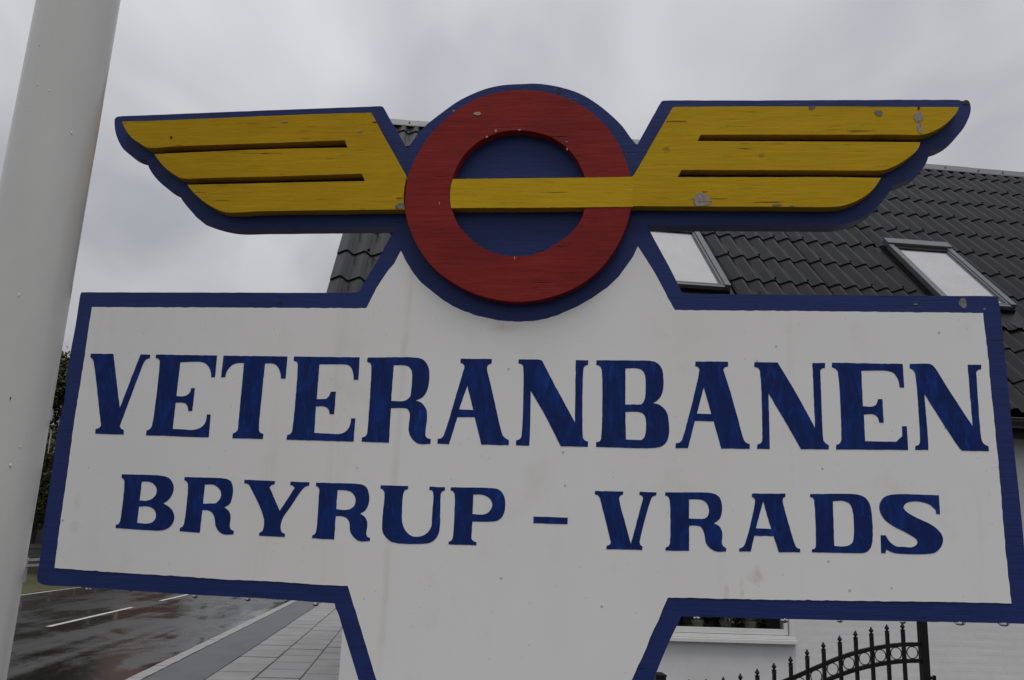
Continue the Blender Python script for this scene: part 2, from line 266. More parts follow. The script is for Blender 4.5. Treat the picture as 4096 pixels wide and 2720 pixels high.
DATA = {"outline":[[-1021.7,2589.6],[-1024.2,2606.8],[-1021.5,2611.8],[-1016.2,2614.3],[-942.0,2616.7],[-821.3,2620.2],[-609.2,2625.7],[-500.3,2628.2],[-372.8,2631.1],[-340.6,2631.5],[-336.9,2629.3],[-313.5,2589.7],[-291.8,2555.4],[-272.6,2522.7],[-269.6,2520.5],[-266.5,2521.4],[-260.9,2533.4],[-242.4,2562.1],[-226.6,2581.2],[-214.7,2592.1],[-187.0,2615.5],[-152.2,2642.3],[-116.9,2661.3],[-81.4,2675.2],[-45.6,2682.4],[1.0,2684.7],[33.2,2685.2],[61.8,2681.6],[97.6,2673.1],[140.4,2656.7],[179.5,2630.9],[214.8,2599.7],[242.9,2568.9],[260.4,2542.2],[272.8,2525.6],[277.0,2524.4],[332.4,2633.0],[336.5,2635.2],[520.4,2632.5],[729.9,2629.8],[1000.9,2625.6],[1004.4,2623.4],[1016.2,2623.7],[1023.3,2617.2],[1024.2,2609.3],[1021.4,2590.4],[1014.6,2574.0],[1005.1,2556.5],[989.3,2536.8],[972.8,2521.9],[955.6,2511.6],[930.3,2502.6],[924.9,2488.7],[919.9,2474.8],[908.8,2456.5],[893.6,2442.3],[872.3,2430.3],[842.4,2419.0],[837.0,2406.5],[824.7,2388.3],[802.8,2363.3],[779.3,2345.3],[756.1,2333.6],[735.2,2327.3],[712.4,2324.3],[660.6,2324.4],[524.3,2325.0],[442.5,2325.0],[300.6,2325.1],[306.8,2309.7],[325.8,2271.3],[348.4,2227.4],[373.5,2174.2],[377.2,2167.1],[383.5,2163.7],[655.8,2162.8],[893.9,2162.4],[1040.1,2162.5],[1044.4,2161.0],[1046.3,2159.7],[1048.4,2130.3],[1049.5,2051.8],[1050.4,1965.8],[1050.9,1895.1],[1051.5,1832.8],[1053.4,1725.1],[1053.9,1654.5],[1050.9,1496.8],[1049.2,1488.2],[1039.6,1488.9],[840.5,1484.4],[686.6,1479.9],[593.0,1477.8],[466.6,1475.3],[372.2,1473.6],[348.1,1424.6],[315.3,1347.1],[266.4,1231.1],[86.1,620],[86.1,-150],[-126.2,-150],[-126.2,620],[-248.3,1201.6],[-295.8,1315.8],[-311.8,1354.8],[-327.9,1393.2],[-340.7,1423.5],[-350.4,1447.0],[-357.4,1459.0],[-359.7,1467.1],[-503.7,1470.5],[-683.3,1471.8],[-941.6,1477.2],[-1031.9,1479.2],[-1041.3,1484.7],[-1043.7,1492.2],[-1044.1,1512.2],[-1044.8,1548.8],[-1047.3,1617.3],[-1047.2,1703.6],[-1048.0,1774.6],[-1048.2,1843.3],[-1044.1,1874.6],[-1047.1,1962.5],[-1046.4,2016.1],[-1044.3,2073.9],[-1044.0,2151.2],[-1042.1,2154.9],[-745.3,2157.0],[-367.1,2159.7],[-360.8,2162.1],[-350.0,2183.9],[-329.8,2223.5],[-313.2,2257.9],[-296.1,2294.3],[-284.2,2317.8],[-284.4,2320.9],[-450.1,2319.2],[-609.0,2317.4],[-686.4,2317.4],[-726.7,2325.6],[-755.7,2335.1],[-772.9,2342.2],[-788.8,2357.7],[-807.6,2376.8],[-821.5,2393.6],[-830.2,2406.8],[-834.9,2410.0],[-850.2,2415.3],[-865.6,2423.9],[-884.2,2438.5],[-902.1,2456.9],[-915.4,2475.3],[-922.7,2490.1],[-925.3,2495.1],[-937.9,2498.9],[-955.4,2504.0],[-971.0,2511.5],[-990.1,2526.6],[-1005.3,2548.0],[-1015.8,2569.4]],"white":[[-1009.2,2118.3],[-740.3,2119.7],[-342.6,2121.8],[-338.7,2124.2],[-320.2,2169.4],[-298.6,2207.0],[-282.4,2228.9],[-268.0,2261.3],[-253.1,2234.2],[-233.6,2205.5],[-214.9,2184.2],[-185.8,2161.4],[-160.5,2142.1],[-135.8,2127.6],[-109.9,2116.5],[-81.8,2106.8],[-31.7,2096.2],[7.6,2093.7],[47.1,2095.9],[78.5,2102.1],[105.2,2111.7],[144.1,2130.3],[177.3,2150.2],[210.0,2174.5],[236.3,2201.1],[255.9,2229.5],[269.2,2250.3],[279.0,2273.6],[292.1,2252.2],[312.3,2219.2],[332.3,2181.2],[356.4,2133.3],[361.3,2124.7],[546.1,2124.9],[725.7,2125.0],[1012.5,2124.6],[1012.8,2098.1],[1014.7,2039.7],[1015.1,1969.7],[1016.8,1882.1],[1017.2,1796.1],[1017.4,1745.0],[1016.8,1685.3],[1016.9,1618.2],[1019.5,1526.9],[873.3,1524.1],[700.5,1518.5],[543.4,1513.9],[435.0,1511.5],[344.8,1509.5],[334.4,1486.8],[328.8,1471.8],[320.7,1454.2],[312.6,1437.6],[300.0,1405.3],[288.0,1380.0],[272.1,1345.0],[221.6,1228.7],[28.099999999999994,600],[28.099999999999994,-150],[-81.2,-150],[-81.2,600],[-211.5,1203.9],[-257.1,1318.0],[-280.1,1373.9],[-294.3,1409.0],[-308.6,1444.3],[-321.3,1474.5],[-334.0,1504.9],[-386.3,1504.2],[-507.1,1506.9],[-614.7,1506.8],[-724.1,1509.8],[-834.6,1511.1],[-942.9,1513.6],[-1005.2,1515.6],[-1006.5,1540.8],[-1007.7,1596.0],[-1008.5,1668.1],[-1008.5,1725.0],[-1009.8,1789.5],[-1010.8,1864.8],[-1009.4,1948.8],[-1009.2,2020.0],[-1009.5,2070.4]],"ring":[[-244.6,2475.1],[-256.2,2435.9],[-259.8,2398.8],[-259.4,2376.7],[-255.3,2340.0],[-240.2,2296.4],[-216.7,2253.4],[-186.9,2216.1],[-140.4,2179.4],[-95.2,2155.4],[-47.4,2140.2],[9.7,2133.1],[62.6,2138.7],[111.8,2153.5],[157.4,2177.9],[193.1,2209.2],[222.2,2247.5],[244.9,2293.1],[257.8,2332.0],[263.5,2371.1],[262.5,2407.0],[258.6,2439.6],[251.7,2465.2],[236.1,2505.7],[204.9,2556.2],[170.1,2592.4],[135.1,2617.6],[85.9,2639.4],[47.1,2649.7],[8.3,2653.5],[-30.5,2651.9],[-65.6,2645.2],[-111.0,2629.4],[-145.5,2606.9],[-179.5,2576.7],[-212.9,2537.1],[-232.1,2503.2]],"hole":[[-2.1,2550.4],[32.9,2546.1],[67.9,2535.6],[102.9,2514.6],[131.0,2484.7],[148.7,2453.2],[157.7,2425.8],[161.4,2393.1],[158.0,2357.1],[147.9,2323.2],[128.4,2296.6],[98.9,2271.8],[59.3,2248.8],[25.9,2241.0],[-4.3,2240.2],[-41.8,2246.7],[-76.5,2262.6],[-108.5,2289.3],[-130.4,2314.5],[-146.8,2350.7],[-154.0,2379.9],[-153.7,2413.0],[-147.5,2442.6],[-131.9,2479.7],[-112.2,2505.7],[-85.1,2528.0],[-43.8,2545.6]],"bar":[[-149.9,2428.0],[2.5,2428.8],[206.6,2430.0],[265.0,2431.1],[266.1,2358.2],[73.1,2356.6],[-149.6,2356.1],[-152.8,2371.8],[-154.2,2390.1],[-153.3,2412.2]],"wingr":[[264.6,2431.9],[267.7,2434.6],[355.7,2601.5],[359.9,2603.5],[586.5,2601.5],[769.7,2598.1],[987.2,2593.2],[983.5,2584.6],[971.0,2567.4],[956.8,2553.6],[939.7,2541.1],[920.7,2532.1],[902.1,2527.5],[869.4,2527.9],[556.8,2532.2],[419.1,2533.4],[411.7,2517.7],[584.0,2515.0],[765.5,2511.9],[898.9,2509.3],[896.2,2498.9],[887.3,2486.4],[874.3,2475.1],[859.4,2463.8],[840.4,2452.5],[817.5,2443.6],[801.1,2442.6],[554.6,2445.6],[375.9,2447.3],[365.5,2429.4],[581.5,2427.9],[699.7,2427.3],[810.3,2424.8],[804.7,2415.3],[792.6,2398.4],[777.7,2384.9],[760.8,2373.7],[742.1,2364.8],[721.4,2358.8],[700.9,2356.6],[552.4,2357.9],[398.9,2359.0],[265.1,2360.0]],"wingl":[[-986.1,2586.2],[-923.1,2586.6],[-595.8,2596.1],[-488.6,2598.6],[-358.6,2600.5],[-354.9,2596.6],[-325.1,2544.5],[-299.7,2502.6],[-274.6,2460.1],[-260.7,2434.3],[-261.3,2426.2],[-263.4,2407.6],[-264.2,2386.9],[-263.1,2370.8],[-259.1,2353.6],[-601.5,2349.8],[-694.0,2347.7],[-710.7,2353.6],[-730.2,2363.0],[-750.0,2374.8],[-767.9,2389.0],[-783.6,2403.3],[-795.9,2417.6],[-578.1,2421.1],[-484.2,2422.9],[-359.2,2424.4],[-368.0,2443.2],[-610.7,2437.4],[-738.7,2435.1],[-808.4,2433.9],[-823.1,2439.3],[-843.4,2451.4],[-859.1,2463.6],[-872.7,2477.0],[-883.9,2490.4],[-890.4,2498.2],[-587.0,2508.5],[-408.2,2510.4],[-416.9,2529.4],[-619.7,2524.0],[-842.6,2518.0],[-903.8,2514.9],[-913.6,2517.0],[-931.7,2527.5],[-952.8,2541.2],[-966.7,2555.0],[-977.2,2570.0]],"letters":[[[[-994.1,1996.2],[-994.3,2004.7],[-938.4,2005.2],[-904.1,1877.5],[-871.3,2004.8],[-847.2,2004.5],[-847.1,1996.3],[-854.4,1993.8],[-859.2,1988.4],[-898.2,1836.3],[-894.8,1830.6],[-887.2,1827.3],[-885.6,1816.5],[-954.8,1816.8],[-955.7,1827.4],[-947.2,1831.0],[-943.6,1835.9],[-984.5,1986.3],[-987.9,1991.6]]],[[[-833.0,1996.9],[-833.0,2005.1],[-684.4,2005.2],[-683.7,1953.9],[-692.6,1953.8],[-694.6,1964.8],[-700.7,1977.0],[-708.8,1984.9],[-718.3,1988.9],[-771.4,1988.0],[-771.0,1908.6],[-753.1,1908.3],[-744.6,1911.9],[-738.5,1920.6],[-737.6,1927.6],[-728.7,1927.8],[-728.5,1874.4],[-738.1,1874.2],[-740.2,1882.7],[-745.5,1890.5],[-752.9,1893.1],[-770.7,1892.7],[-770.1,1832.6],[-747.0,1832.1],[-718.7,1831.8],[-703.5,1837.5],[-695.7,1846.2],[-692.6,1858.2],[-693.0,1867.4],[-683.8,1867.6],[-682.1,1815.1],[-832.0,1816.4],[-832.3,1827.0],[-825.0,1830.5],[-820.6,1837.5],[-821.9,1989.7],[-825.5,1994.9]]],[[[-669.0,2005.1],[-516.2,2005.4],[-515.3,1953.9],[-526.5,1953.7],[-528.3,1964.3],[-534.1,1977.0],[-540.1,1984.2],[-547.5,1987.9],[-567.7,1988.2],[-566.3,1834.1],[-562.6,1829.2],[-554.6,1826.0],[-554.9,1815.0],[-626.1,1814.8],[-626.6,1825.2],[-620.0,1828.8],[-615.7,1833.6],[-617.9,1988.1],[-632.5,1988.2],[-642.8,1984.9],[-652.5,1976.0],[-658.2,1963.8],[-658.9,1954.4],[-669.2,1954.2]]],[[[-500.7,1995.9],[-500.6,2005.7],[-346.2,2006.0],[-345.6,1954.2],[-355.9,1954.1],[-359.0,1970.7],[-364.0,1981.6],[-371.4,1987.7],[-379.5,1989.3],[-439.1,1988.3],[-438.2,1907.9],[-416.6,1909.0],[-410.3,1915.9],[-407.0,1925.5],[-395.3,1926.1],[-395.1,1874.7],[-405.3,1874.5],[-407.4,1882.2],[-412.4,1888.8],[-419.5,1891.7],[-438.4,1891.3],[-437.2,1831.6],[-402.3,1830.8],[-375.7,1831.4],[-365.3,1836.3],[-357.7,1847.5],[-355.2,1859.2],[-355.1,1866.6],[-345.2,1866.1],[-345.2,1814.3],[-499.8,1814.7],[-499.4,1825.0],[-492.8,1827.5],[-488.8,1832.6],[-490.1,1988.5],[-493.1,1993.6]]],[[[-328.2,1996.0],[-327.9,2006.0],[-210.7,2007.1],[-198.5,2002.5],[-189.4,1992.4],[-184.7,1981.3],[-184.0,1941.7],[-187.4,1929.8],[-195.1,1917.9],[-210.7,1909.6],[-199.4,1906.1],[-190.5,1898.0],[-183.8,1886.4],[-183.8,1831.9],[-180.2,1827.0],[-171.4,1824.3],[-171.4,1813.8],[-199.4,1813.8],[-209.1,1819.8],[-218.2,1831.0],[-222.2,1841.8],[-221.9,1878.9],[-224.4,1885.5],[-228.7,1890.5],[-235.6,1892.0],[-265.6,1891.3],[-265.2,1813.7],[-326.9,1814.4],[-327.0,1824.0],[-318.8,1827.5],[-316.1,1831.9],[-317.9,1987.9],[-321.1,1993.7]],[[-266.2,1989.1],[-242.0,1989.5],[-233.3,1987.3],[-226.1,1980.9],[-223.3,1974.8],[-222.4,1929.2],[-223.8,1919.0],[-228.5,1912.9],[-236.6,1908.4],[-266.4,1907.7]]],[[[-113.9,1997.1],[-114.1,2006.6],[-42.9,2007.1],[-43.5,1997.2],[-51.3,1993.0],[-53.4,1987.9],[-42.6,1946.1],[-11.7,1836.2],[-6.6,1831.4],[2.1,1826.1],[2.2,1815.4],[-58.3,1815.1],[-75.9,1875.3],[-114.6,1874.4],[-130.0,1813.9],[-156.2,1814.9],[-155.8,1825.4],[-147.9,1826.9],[-143.3,1831.9],[-104.1,1988.8],[-107.4,1994.5]],[[-95.6,1945.4],[-80.0,1891.1],[-111.6,1892.0]]],[[[16.8,1998.2],[17.2,2007.3],[64.6,2007.1],[69.6,2005.2],[97.4,1953.7],[145.3,1868.9],[144.3,2007.7],[172.1,2007.5],[171.7,1997.4],[165.2,1995.0],[161.7,1989.9],[163.4,1835.7],[166.7,1830.9],[174.7,1827.3],[174.3,1816.3],[115.6,1816.1],[78.1,1885.7],[46.4,1936.8],[47.7,1837.6],[47.1,1815.6],[17.9,1815.5],[18.1,1826.2],[25.2,1829.0],[29.2,1833.9],[28.0,1991.0],[24.5,1996.3]]],[[[189.6,1997.7],[190.1,2007.8],[306.2,2008.6],[317.5,2006.5],[327.1,2000.0],[333.5,1989.5],[334.5,1940.2],[330.3,1930.3],[324.0,1922.0],[313.8,1914.6],[325.5,1912.3],[336.7,1904.4],[344.6,1891.6],[346.8,1878.8],[347.3,1845.1],[342.9,1832.2],[333.4,1822.4],[319.3,1817.9],[191.9,1816.5],[192.0,1826.8],[198.7,1828.5],[202.5,1833.4],[201.8,1987.3],[197.8,1994.5]],[[254.0,1990.8],[280.5,1990.9],[290.2,1987.1],[296.0,1977.3],[297.3,1969.1],[296.5,1926.4],[293.7,1918.1],[288.3,1911.5],[254.0,1910.4]],[[254.2,1894.2],[284.2,1894.5],[292.2,1891.4],[297.0,1884.1],[297.7,1848.7],[294.9,1839.6],[289.2,1834.0],[256.0,1834.2]]],[[[404.6,1999.0],[405.3,2008.6],[474.9,2009.4],[475.4,1999.5],[467.7,1996.4],[464.5,1991.8],[477.0,1949.5],[491.6,1893.3],[506.0,1838.0],[510.0,1834.0],[517.3,1831.0],[517.1,1820.9],[457.7,1820.0],[442.4,1878.4],[402.9,1878.1],[387.7,1819.1],[361.4,1818.4],[362.1,1828.9],[369.9,1830.7],[375.3,1836.2],[413.8,1990.9],[411.3,1996.1]],[[422.5,1951.4],[437.9,1893.7],[407.1,1894.0]]],[[[530.2,1999.5],[531.0,2009.0],[580.3,2009.5],[617.0,1942.6],[653.4,1869.1],[653.2,2009.4],[679.8,2009.8],[679.1,1999.4],[672.5,1997.3],[668.9,1993.0],[669.6,1842.1],[672.8,1838.1],[680.5,1832.4],[679.5,1824.0],[622.7,1823.1],[602.1,1862.5],[559.0,1941.4],[558.7,1839.3],[558.6,1821.7],[532.2,1821.3],[533.0,1830.8],[539.8,1833.5],[543.0,1838.0],[542.5,1990.5],[539.2,1996.3]]],[[[693.4,2001.2],[694.4,2010.7],[840.2,2010.5],[840.1,1959.1],[831.1,1959.3],[829.5,1974.0],[825.5,1983.5],[819.9,1990.8],[809.5,1994.5],[754.2,1994.2],[753.7,1917.6],[773.4,1917.4],[779.6,1920.4],[783.6,1926.8],[785.2,1933.5],[794.3,1933.7],[794.2,1883.1],[785.2,1883.2],[783.6,1892.0],[779.9,1897.6],[774.1,1900.6],[754.7,1899.9],[754.6,1843.4],[817.5,1843.7],[830.1,1855.6],[831.0,1876.8],[840.6,1877.0],[840.3,1827.3],[694.6,1824.4],[695.4,1834.0],[702.4,1837.3],[706.0,1843.1],[705.3,1992.0],[700.9,1997.5]]],[[[853.9,2001.7],[854.8,2010.7],[896.8,2011.1],[902.6,2007.3],[929.3,1958.3],[972.5,1879.6],[972.3,2011.1],[999.8,2011.5],[998.8,2001.9],[992.6,1999.9],[988.1,1995.0],[988.0,1851.8],[991.8,1844.2],[1000.7,1838.9],[1000.8,1829.1],[948.1,1828.3],[944.0,1832.2],[912.4,1887.2],[880.3,1946.3],[881.4,1844.4],[880.9,1828.1],[854.6,1827.7],[855.4,1835.7],[862.4,1838.4],[865.1,1844.0],[864.4,1990.6],[860.3,1997.9]]],[[[-877.0,1719.3],[-877.0,1726.7],[-777.3,1725.6],[-764.4,1721.3],[-754.3,1710.7],[-750.2,1697.7],[-752.6,1684.4],[-759.8,1672.7],[-770.3,1664.9],[-754.2,1656.6],[-744.1,1645.5],[-740.6,1634.2],[-744.2,1619.5],[-753.4,1610.5],[-764.9,1605.9],[-874.9,1607.2],[-875.2,1614.3],[-869.2,1616.2],[-866.5,1621.8],[-868.7,1710.6],[-871.9,1716.1]],[[-827.5,1711.5],[-808.8,1711.4],[-797.5,1706.1],[-790.2,1696.4],[-790.1,1684.9],[-796.9,1675.5],[-810.1,1669.8],[-827.0,1669.9]],[[-826.5,1656.1],[-801.3,1656.3],[-790.0,1650.5],[-784.5,1640.9],[-784.6,1631.1],[-789.9,1623.5],[-799.8,1619.9],[-826.1,1620.6]]],[[[-727.9,1717.8],[-728.1,1724.7],[-629.0,1723.7],[-619.8,1719.1],[-614.3,1710.0],[-612.2,1682.3],[-615.9,1669.2],[-627.9,1660.7],[-617.6,1654.6],[-611.8,1645.1],[-610.2,1619.4],[-606.9,1613.7],[-600.1,1610.8],[-599.9,1603.4],[-623.7,1602.9],[-634.6,1608.9],[-642.7,1619.9],[-647.0,1635.8],[-650.7,1643.8],[-656.6,1650.0],[-663.8,1653.0],[-677.6,1653.2],[-677.5,1604.2],[-724.5,1605.7],[-724.7,1612.8],[-718.8,1615.6],[-716.2,1622.1],[-718.2,1709.5],[-721.7,1715.0]],[[-678.5,1709.4],[-658.5,1709.7],[-647.4,1704.1],[-640.3,1696.1],[-638.0,1688.0],[-640.3,1678.2],[-648.5,1669.1],[-677.6,1667.5]]],[[[-587.7,1715.4],[-587.5,1723.0],[-517.2,1722.1],[-517.2,1715.3],[-524.7,1712.8],[-528.3,1707.8],[-499.8,1657.5],[-470.6,1708.6],[-476.5,1713.6],[-481.7,1714.7],[-481.4,1721.9],[-437.9,1721.9],[-438.3,1714.8],[-446.5,1711.9],[-452.7,1705.9],[-476.1,1667.3],[-493.3,1636.3],[-493.9,1618.7],[-490.9,1612.4],[-483.2,1608.6],[-482.8,1601.9],[-541.5,1602.4],[-541.5,1608.4],[-534.8,1612.5],[-533.1,1618.9],[-533.7,1638.1],[-572.0,1706.4],[-576.0,1711.9],[-581.4,1714.6]]],[[[-422.9,1714.3],[-422.9,1721.4],[-320.7,1720.9],[-310.3,1716.7],[-302.7,1703.4],[-302.1,1674.7],[-308.0,1664.3],[-318.4,1657.9],[-307.0,1650.6],[-301.3,1641.3],[-300.8,1612.9],[-297.1,1608.3],[-292.1,1607.0],[-291.9,1600.4],[-317.9,1600.0],[-328.4,1607.2],[-337.6,1619.5],[-340.8,1638.4],[-346.4,1646.1],[-356.7,1650.5],[-372.1,1650.6],[-371.8,1600.3],[-421.5,1601.6],[-421.3,1607.0],[-415.1,1612.0],[-413.1,1620.0],[-414.2,1708.0],[-418.0,1712.1]],[[-373.1,1707.0],[-354.7,1706.7],[-342.7,1703.8],[-333.7,1695.4],[-330.5,1684.9],[-333.6,1673.0],[-341.4,1667.0],[-352.9,1664.4],[-372.3,1665.6]]],[[[-277.1,1713.6],[-277.0,1720.3],[-215.3,1720.6],[-215.6,1713.9],[-222.0,1711.4],[-224.9,1705.9],[-223.7,1642.4],[-219.4,1631.5],[-211.2,1620.8],[-199.3,1613.8],[-187.9,1613.2],[-175.1,1616.5],[-164.2,1625.6],[-159.0,1636.8],[-158.8,1654.1],[-159.0,1707.9],[-162.2,1712.6],[-168.5,1714.0],[-167.9,1720.8],[-133.5,1720.5],[-133.7,1713.5],[-139.8,1711.1],[-142.4,1705.3],[-140.9,1626.5],[-145.7,1613.8],[-156.4,1603.5],[-164.3,1600.1],[-244.0,1599.9],[-256.1,1608.3],[-265.2,1620.5],[-267.7,1637.7],[-267.2,1704.6],[-270.6,1710.2]]],[[[-121.4,1714.2],[-120.7,1720.6],[-29.7,1721.5],[-16.7,1719.4],[-8.3,1712.7],[-2.4,1701.8],[-2.7,1668.8],[-7.8,1659.2],[-17.1,1652.7],[-26.7,1650.8],[-70.0,1649.3],[-70.6,1613.4],[-66.5,1608.9],[-59.0,1606.1],[-59.3,1599.9],[-119.7,1599.5],[-119.4,1604.8],[-113.1,1608.8],[-110.9,1615.1],[-111.8,1706.2],[-115.4,1711.9]],[[-70.8,1706.6],[-50.1,1706.6],[-38.6,1702.2],[-31.1,1694.6],[-28.5,1686.8],[-31.6,1675.7],[-38.7,1668.2],[-46.6,1665.1],[-70.5,1665.3]]],[[[61.3,1664.4],[134.5,1664.7],[134.2,1650.8],[61.1,1650.4]]],[[[190.9,1716.1],[191.5,1722.7],[251.6,1723.3],[250.7,1717.0],[245.1,1714.4],[242.6,1708.7],[268.3,1614.8],[293.2,1711.2],[290.7,1715.8],[285.1,1717.2],[285.7,1723.7],[321.5,1723.6],[320.9,1717.4],[313.8,1715.0],[310.0,1709.6],[286.2,1618.8],[288.1,1613.7],[292.7,1609.9],[291.8,1603.2],[216.7,1602.2],[217.6,1609.3],[223.1,1611.3],[226.5,1615.7],[202.1,1706.8],[198.9,1712.3]]],[[[339.3,1718.0],[340.0,1724.2],[434.8,1725.9],[445.5,1722.9],[453.1,1716.3],[456.3,1707.2],[456.6,1685.8],[452.4,1673.4],[440.1,1662.9],[450.7,1658.1],[456.6,1647.1],[456.2,1622.0],[459.1,1617.0],[464.8,1613.3],[464.1,1606.7],[442.4,1606.5],[431.8,1612.1],[422.9,1623.8],[420.9,1637.4],[417.1,1649.4],[412.5,1655.3],[404.9,1657.1],[389.3,1656.6],[388.6,1605.1],[339.8,1604.1],[340.4,1610.2],[346.5,1613.5],[349.3,1619.6],[348.6,1709.9],[345.2,1716.0]],[[389.1,1711.2],[403.9,1711.7],[416.2,1710.5],[425.3,1704.7],[429.8,1694.0],[429.7,1683.3],[425.6,1675.5],[420.4,1672.3],[388.8,1671.5]]],[[[519.1,1720.6],[519.5,1727.0],[588.1,1729.5],[587.6,1722.8],[583.3,1720.5],[581.7,1715.8],[604.8,1623.1],[608.2,1619.3],[614.4,1617.2],[613.6,1610.9],[570.7,1609.3],[561.4,1641.5],[522.4,1641.0],[514.1,1608.3],[490.7,1607.7],[491.1,1613.7],[498.4,1617.0],[503.0,1623.8],[525.6,1712.5],[523.3,1717.9]],[[541.9,1711.5],[557.0,1655.8],[525.7,1656.2]]],[[[637.6,1724.3],[638.4,1729.9],[734.1,1732.0],[747.2,1727.2],[755.6,1716.9],[758.9,1706.4],[758.6,1637.7],[753.8,1624.2],[746.1,1616.5],[740.1,1614.2],[637.0,1611.8],[637.8,1617.7],[643.2,1619.1],[645.4,1623.1],[645.8,1717.9],[643.3,1722.4]],[[683.4,1716.7],[706.7,1717.4],[716.8,1712.6],[721.7,1702.2],[722.0,1645.2],[719.1,1634.7],[713.0,1629.1],[702.5,1626.1],[682.5,1626.2]]],[[[895.4,1735.8],[895.1,1697.5],[887.8,1697.5],[886.9,1704.7],[881.5,1711.1],[875.1,1716.3],[866.0,1719.6],[842.7,1721.2],[832.3,1718.8],[825.5,1713.1],[823.9,1707.1],[828.3,1701.2],[840.9,1692.7],[880.4,1673.2],[891.3,1663.2],[897.0,1653.0],[896.7,1641.3],[890.4,1629.3],[879.7,1620.1],[868.0,1617.3],[815.9,1615.3],[801.4,1616.2],[790.0,1620.2],[785.8,1623.0],[784.1,1619.4],[783.1,1615.5],[774.6,1615.2],[775.4,1651.0],[785.9,1651.1],[788.5,1644.7],[798.1,1633.8],[805.1,1629.9],[818.2,1629.5],[838.5,1630.3],[846.1,1636.4],[847.4,1642.4],[843.9,1646.7],[828.5,1656.5],[798.8,1671.8],[784.7,1683.3],[777.5,1696.5],[775.7,1707.0],[779.3,1719.2],[787.2,1728.5],[800.8,1733.8]]]],"chips":[[814.0,2581.4,7.7,7.7,0.028,"grey"],[899.0,2569.6,8.6,14.0,0.028,"bare"],[899.5,2545.1,5.0,15.8,0.028,"bare"],[668.3,2597.4,7.4,4.1,0.028,"blue"],[900.8,2592.3,2.3,5.0,0.028,"dark"],[583.6,2361.2,10.2,1.8,0.028,"grey"],[616.7,2358.9,5.6,1.1,0.028,"grey"],[419.5,2374.2,21.8,14.0,0.028,"bare"],[426.6,2371.0,14.4,0.7,0.028,"yel"],[426.9,2395.9,5.7,2.0,0.028,"yel"],[-270.2,2361.6,10.0,7.9,0.028,"grey"],[-380.9,2551.7,6.5,1.7,0.028,"bare"],[-569.7,2578.4,6.1,1.1,0.028,"bare"],[-852.8,2541.8,3.1,3.1,0.028,"dark"],[-99.4,2593.9,9.8,3.8,0.03,"cream"],[-53.8,2549.1,2.8,3.1,0.03,"cream"],[2.1,2550.7,3.8,1.4,0.03,"cream"],[-74.2,2533.9,3.1,1.7,0.03,"cream"],[113.1,2519.0,2.8,1.7,0.03,"cream"],[114.6,2500.7,1.7,2.8,0.03,"cream"],[-156.7,2602.1,2.4,2.1,0.03,"cream"],[1.9,2235.6,1.4,4.2,0.03,"cream"],[-178.0,2368.3,1.0,4.2,0.03,"cream"],[89.7,2663.5,3.8,9.1,0,"dark"],[973.1,2146.4,8.8,10.4,0,"grey"],[875.2,2142.9,5.6,1.6,0,"grey"],[1016.0,2133.7,2.4,2.4,0,"grey"],[1014.3,2618.6,9.6,5.2,0,"wood"],[-1047.9,1841.6,1.4,9.8,0,"grey"],[-1069.1,1856.6,2.9,15.3,0,"pale"],[-1063.6,1796.8,1.8,24.8,0,"pale"],[546.8,2166.9,4.7,1.8,0,"dark"],[-547.3,2132.8,3.5,1.8,0,"dark"],[-346.5,2575.5,5.2,1.3,0.028,"dark"],[-273.7,2381.4,8.3,0.9,0.028,"dark"],[366.1,2568.0,21.8,0.4,0.028,"dark"]],"knots":[[341.8,2497.2,13.1],[553.4,2479.3,12.4],[480.6,2552.8,9.2],[665.6,2536.5,9.0]],"drops":[[-923.4,1475.2,6.4],[-883.8,1476.2,4.1],[-824.6,1475.6,4.1],[-675.2,1470.9,7.1],[-555.3,1470.0,7.5],[-468.9,1469.7,4.5],[-402.7,1466.7,7.9],[403.6,1473.4,7.1],[579.4,1476.9,8.2],[688.8,1480.3,6.0],[811.5,1484.0,6.7],[921.0,1486.5,11.2],[1004.7,1488.5,11.2]],"seam":[[-269.9,2517.8],[-268.8,2445.3]],"streak":[[-241.2,2083.5],[-247.0,1727.1]],"stains":[[464.2,1523.0,7,22],[494.7,1530.6,6,30],[520.8,1556.9,22,16],[-18.2,2079.2,45,14],[526.7,1561.9,9,24]],"smudge":[[-972.5,1607.7,16,16],[-974.8,1660.3,10,28],[-349.8,2126.8,12,6]],"seams":[[[-269.9,2517.8],[-268.8,2445.3]]]}
M_WHITE = mat('white_board_paint', (.79, .78, .765), .5, extra=white_board_extra, bump=.06, bscale=(9, 9, 60), spec=.2)
M_BLUE = grain_paint('blue_wood_paint', (.017, .032, .140), (.013, .025, .108), .40, crack=(.010, .011, .02), spec=.2)
M_LETTER = mat('letter_paint', (.010, .023, .108), .34, extra=brush_extra((.012, .050, .27)), bump=.15, bscale=(50, 50, 14), spec=.07)
M_YEL_L = grain_paint('yellow_wood_paint', (.48, .295, .010), (.385, .228, .008), .5, seed=.7, crack=(.07, .04, .01), spec=.07)
M_YEL_R = grain_paint('yellow_wood_paint_knotty', (.50, .315, .011), (.40, .245, .009), .5, knots=DATA['knots'], crack=(.09, .055, .012), spec=.07)
M_YEL_B = grain_paint('yellow_bar_paint', (.545, .345, .013), (.45, .278, .010), .5, seed=1.3, crack=(.2, .12, .015), spec=.07)
M_RED = grain_paint('red_wood_paint', (.235, .026, .024), (.16, .016, .016), .5, seed=.4, crack=(.05, .006, .006), spec=.07)
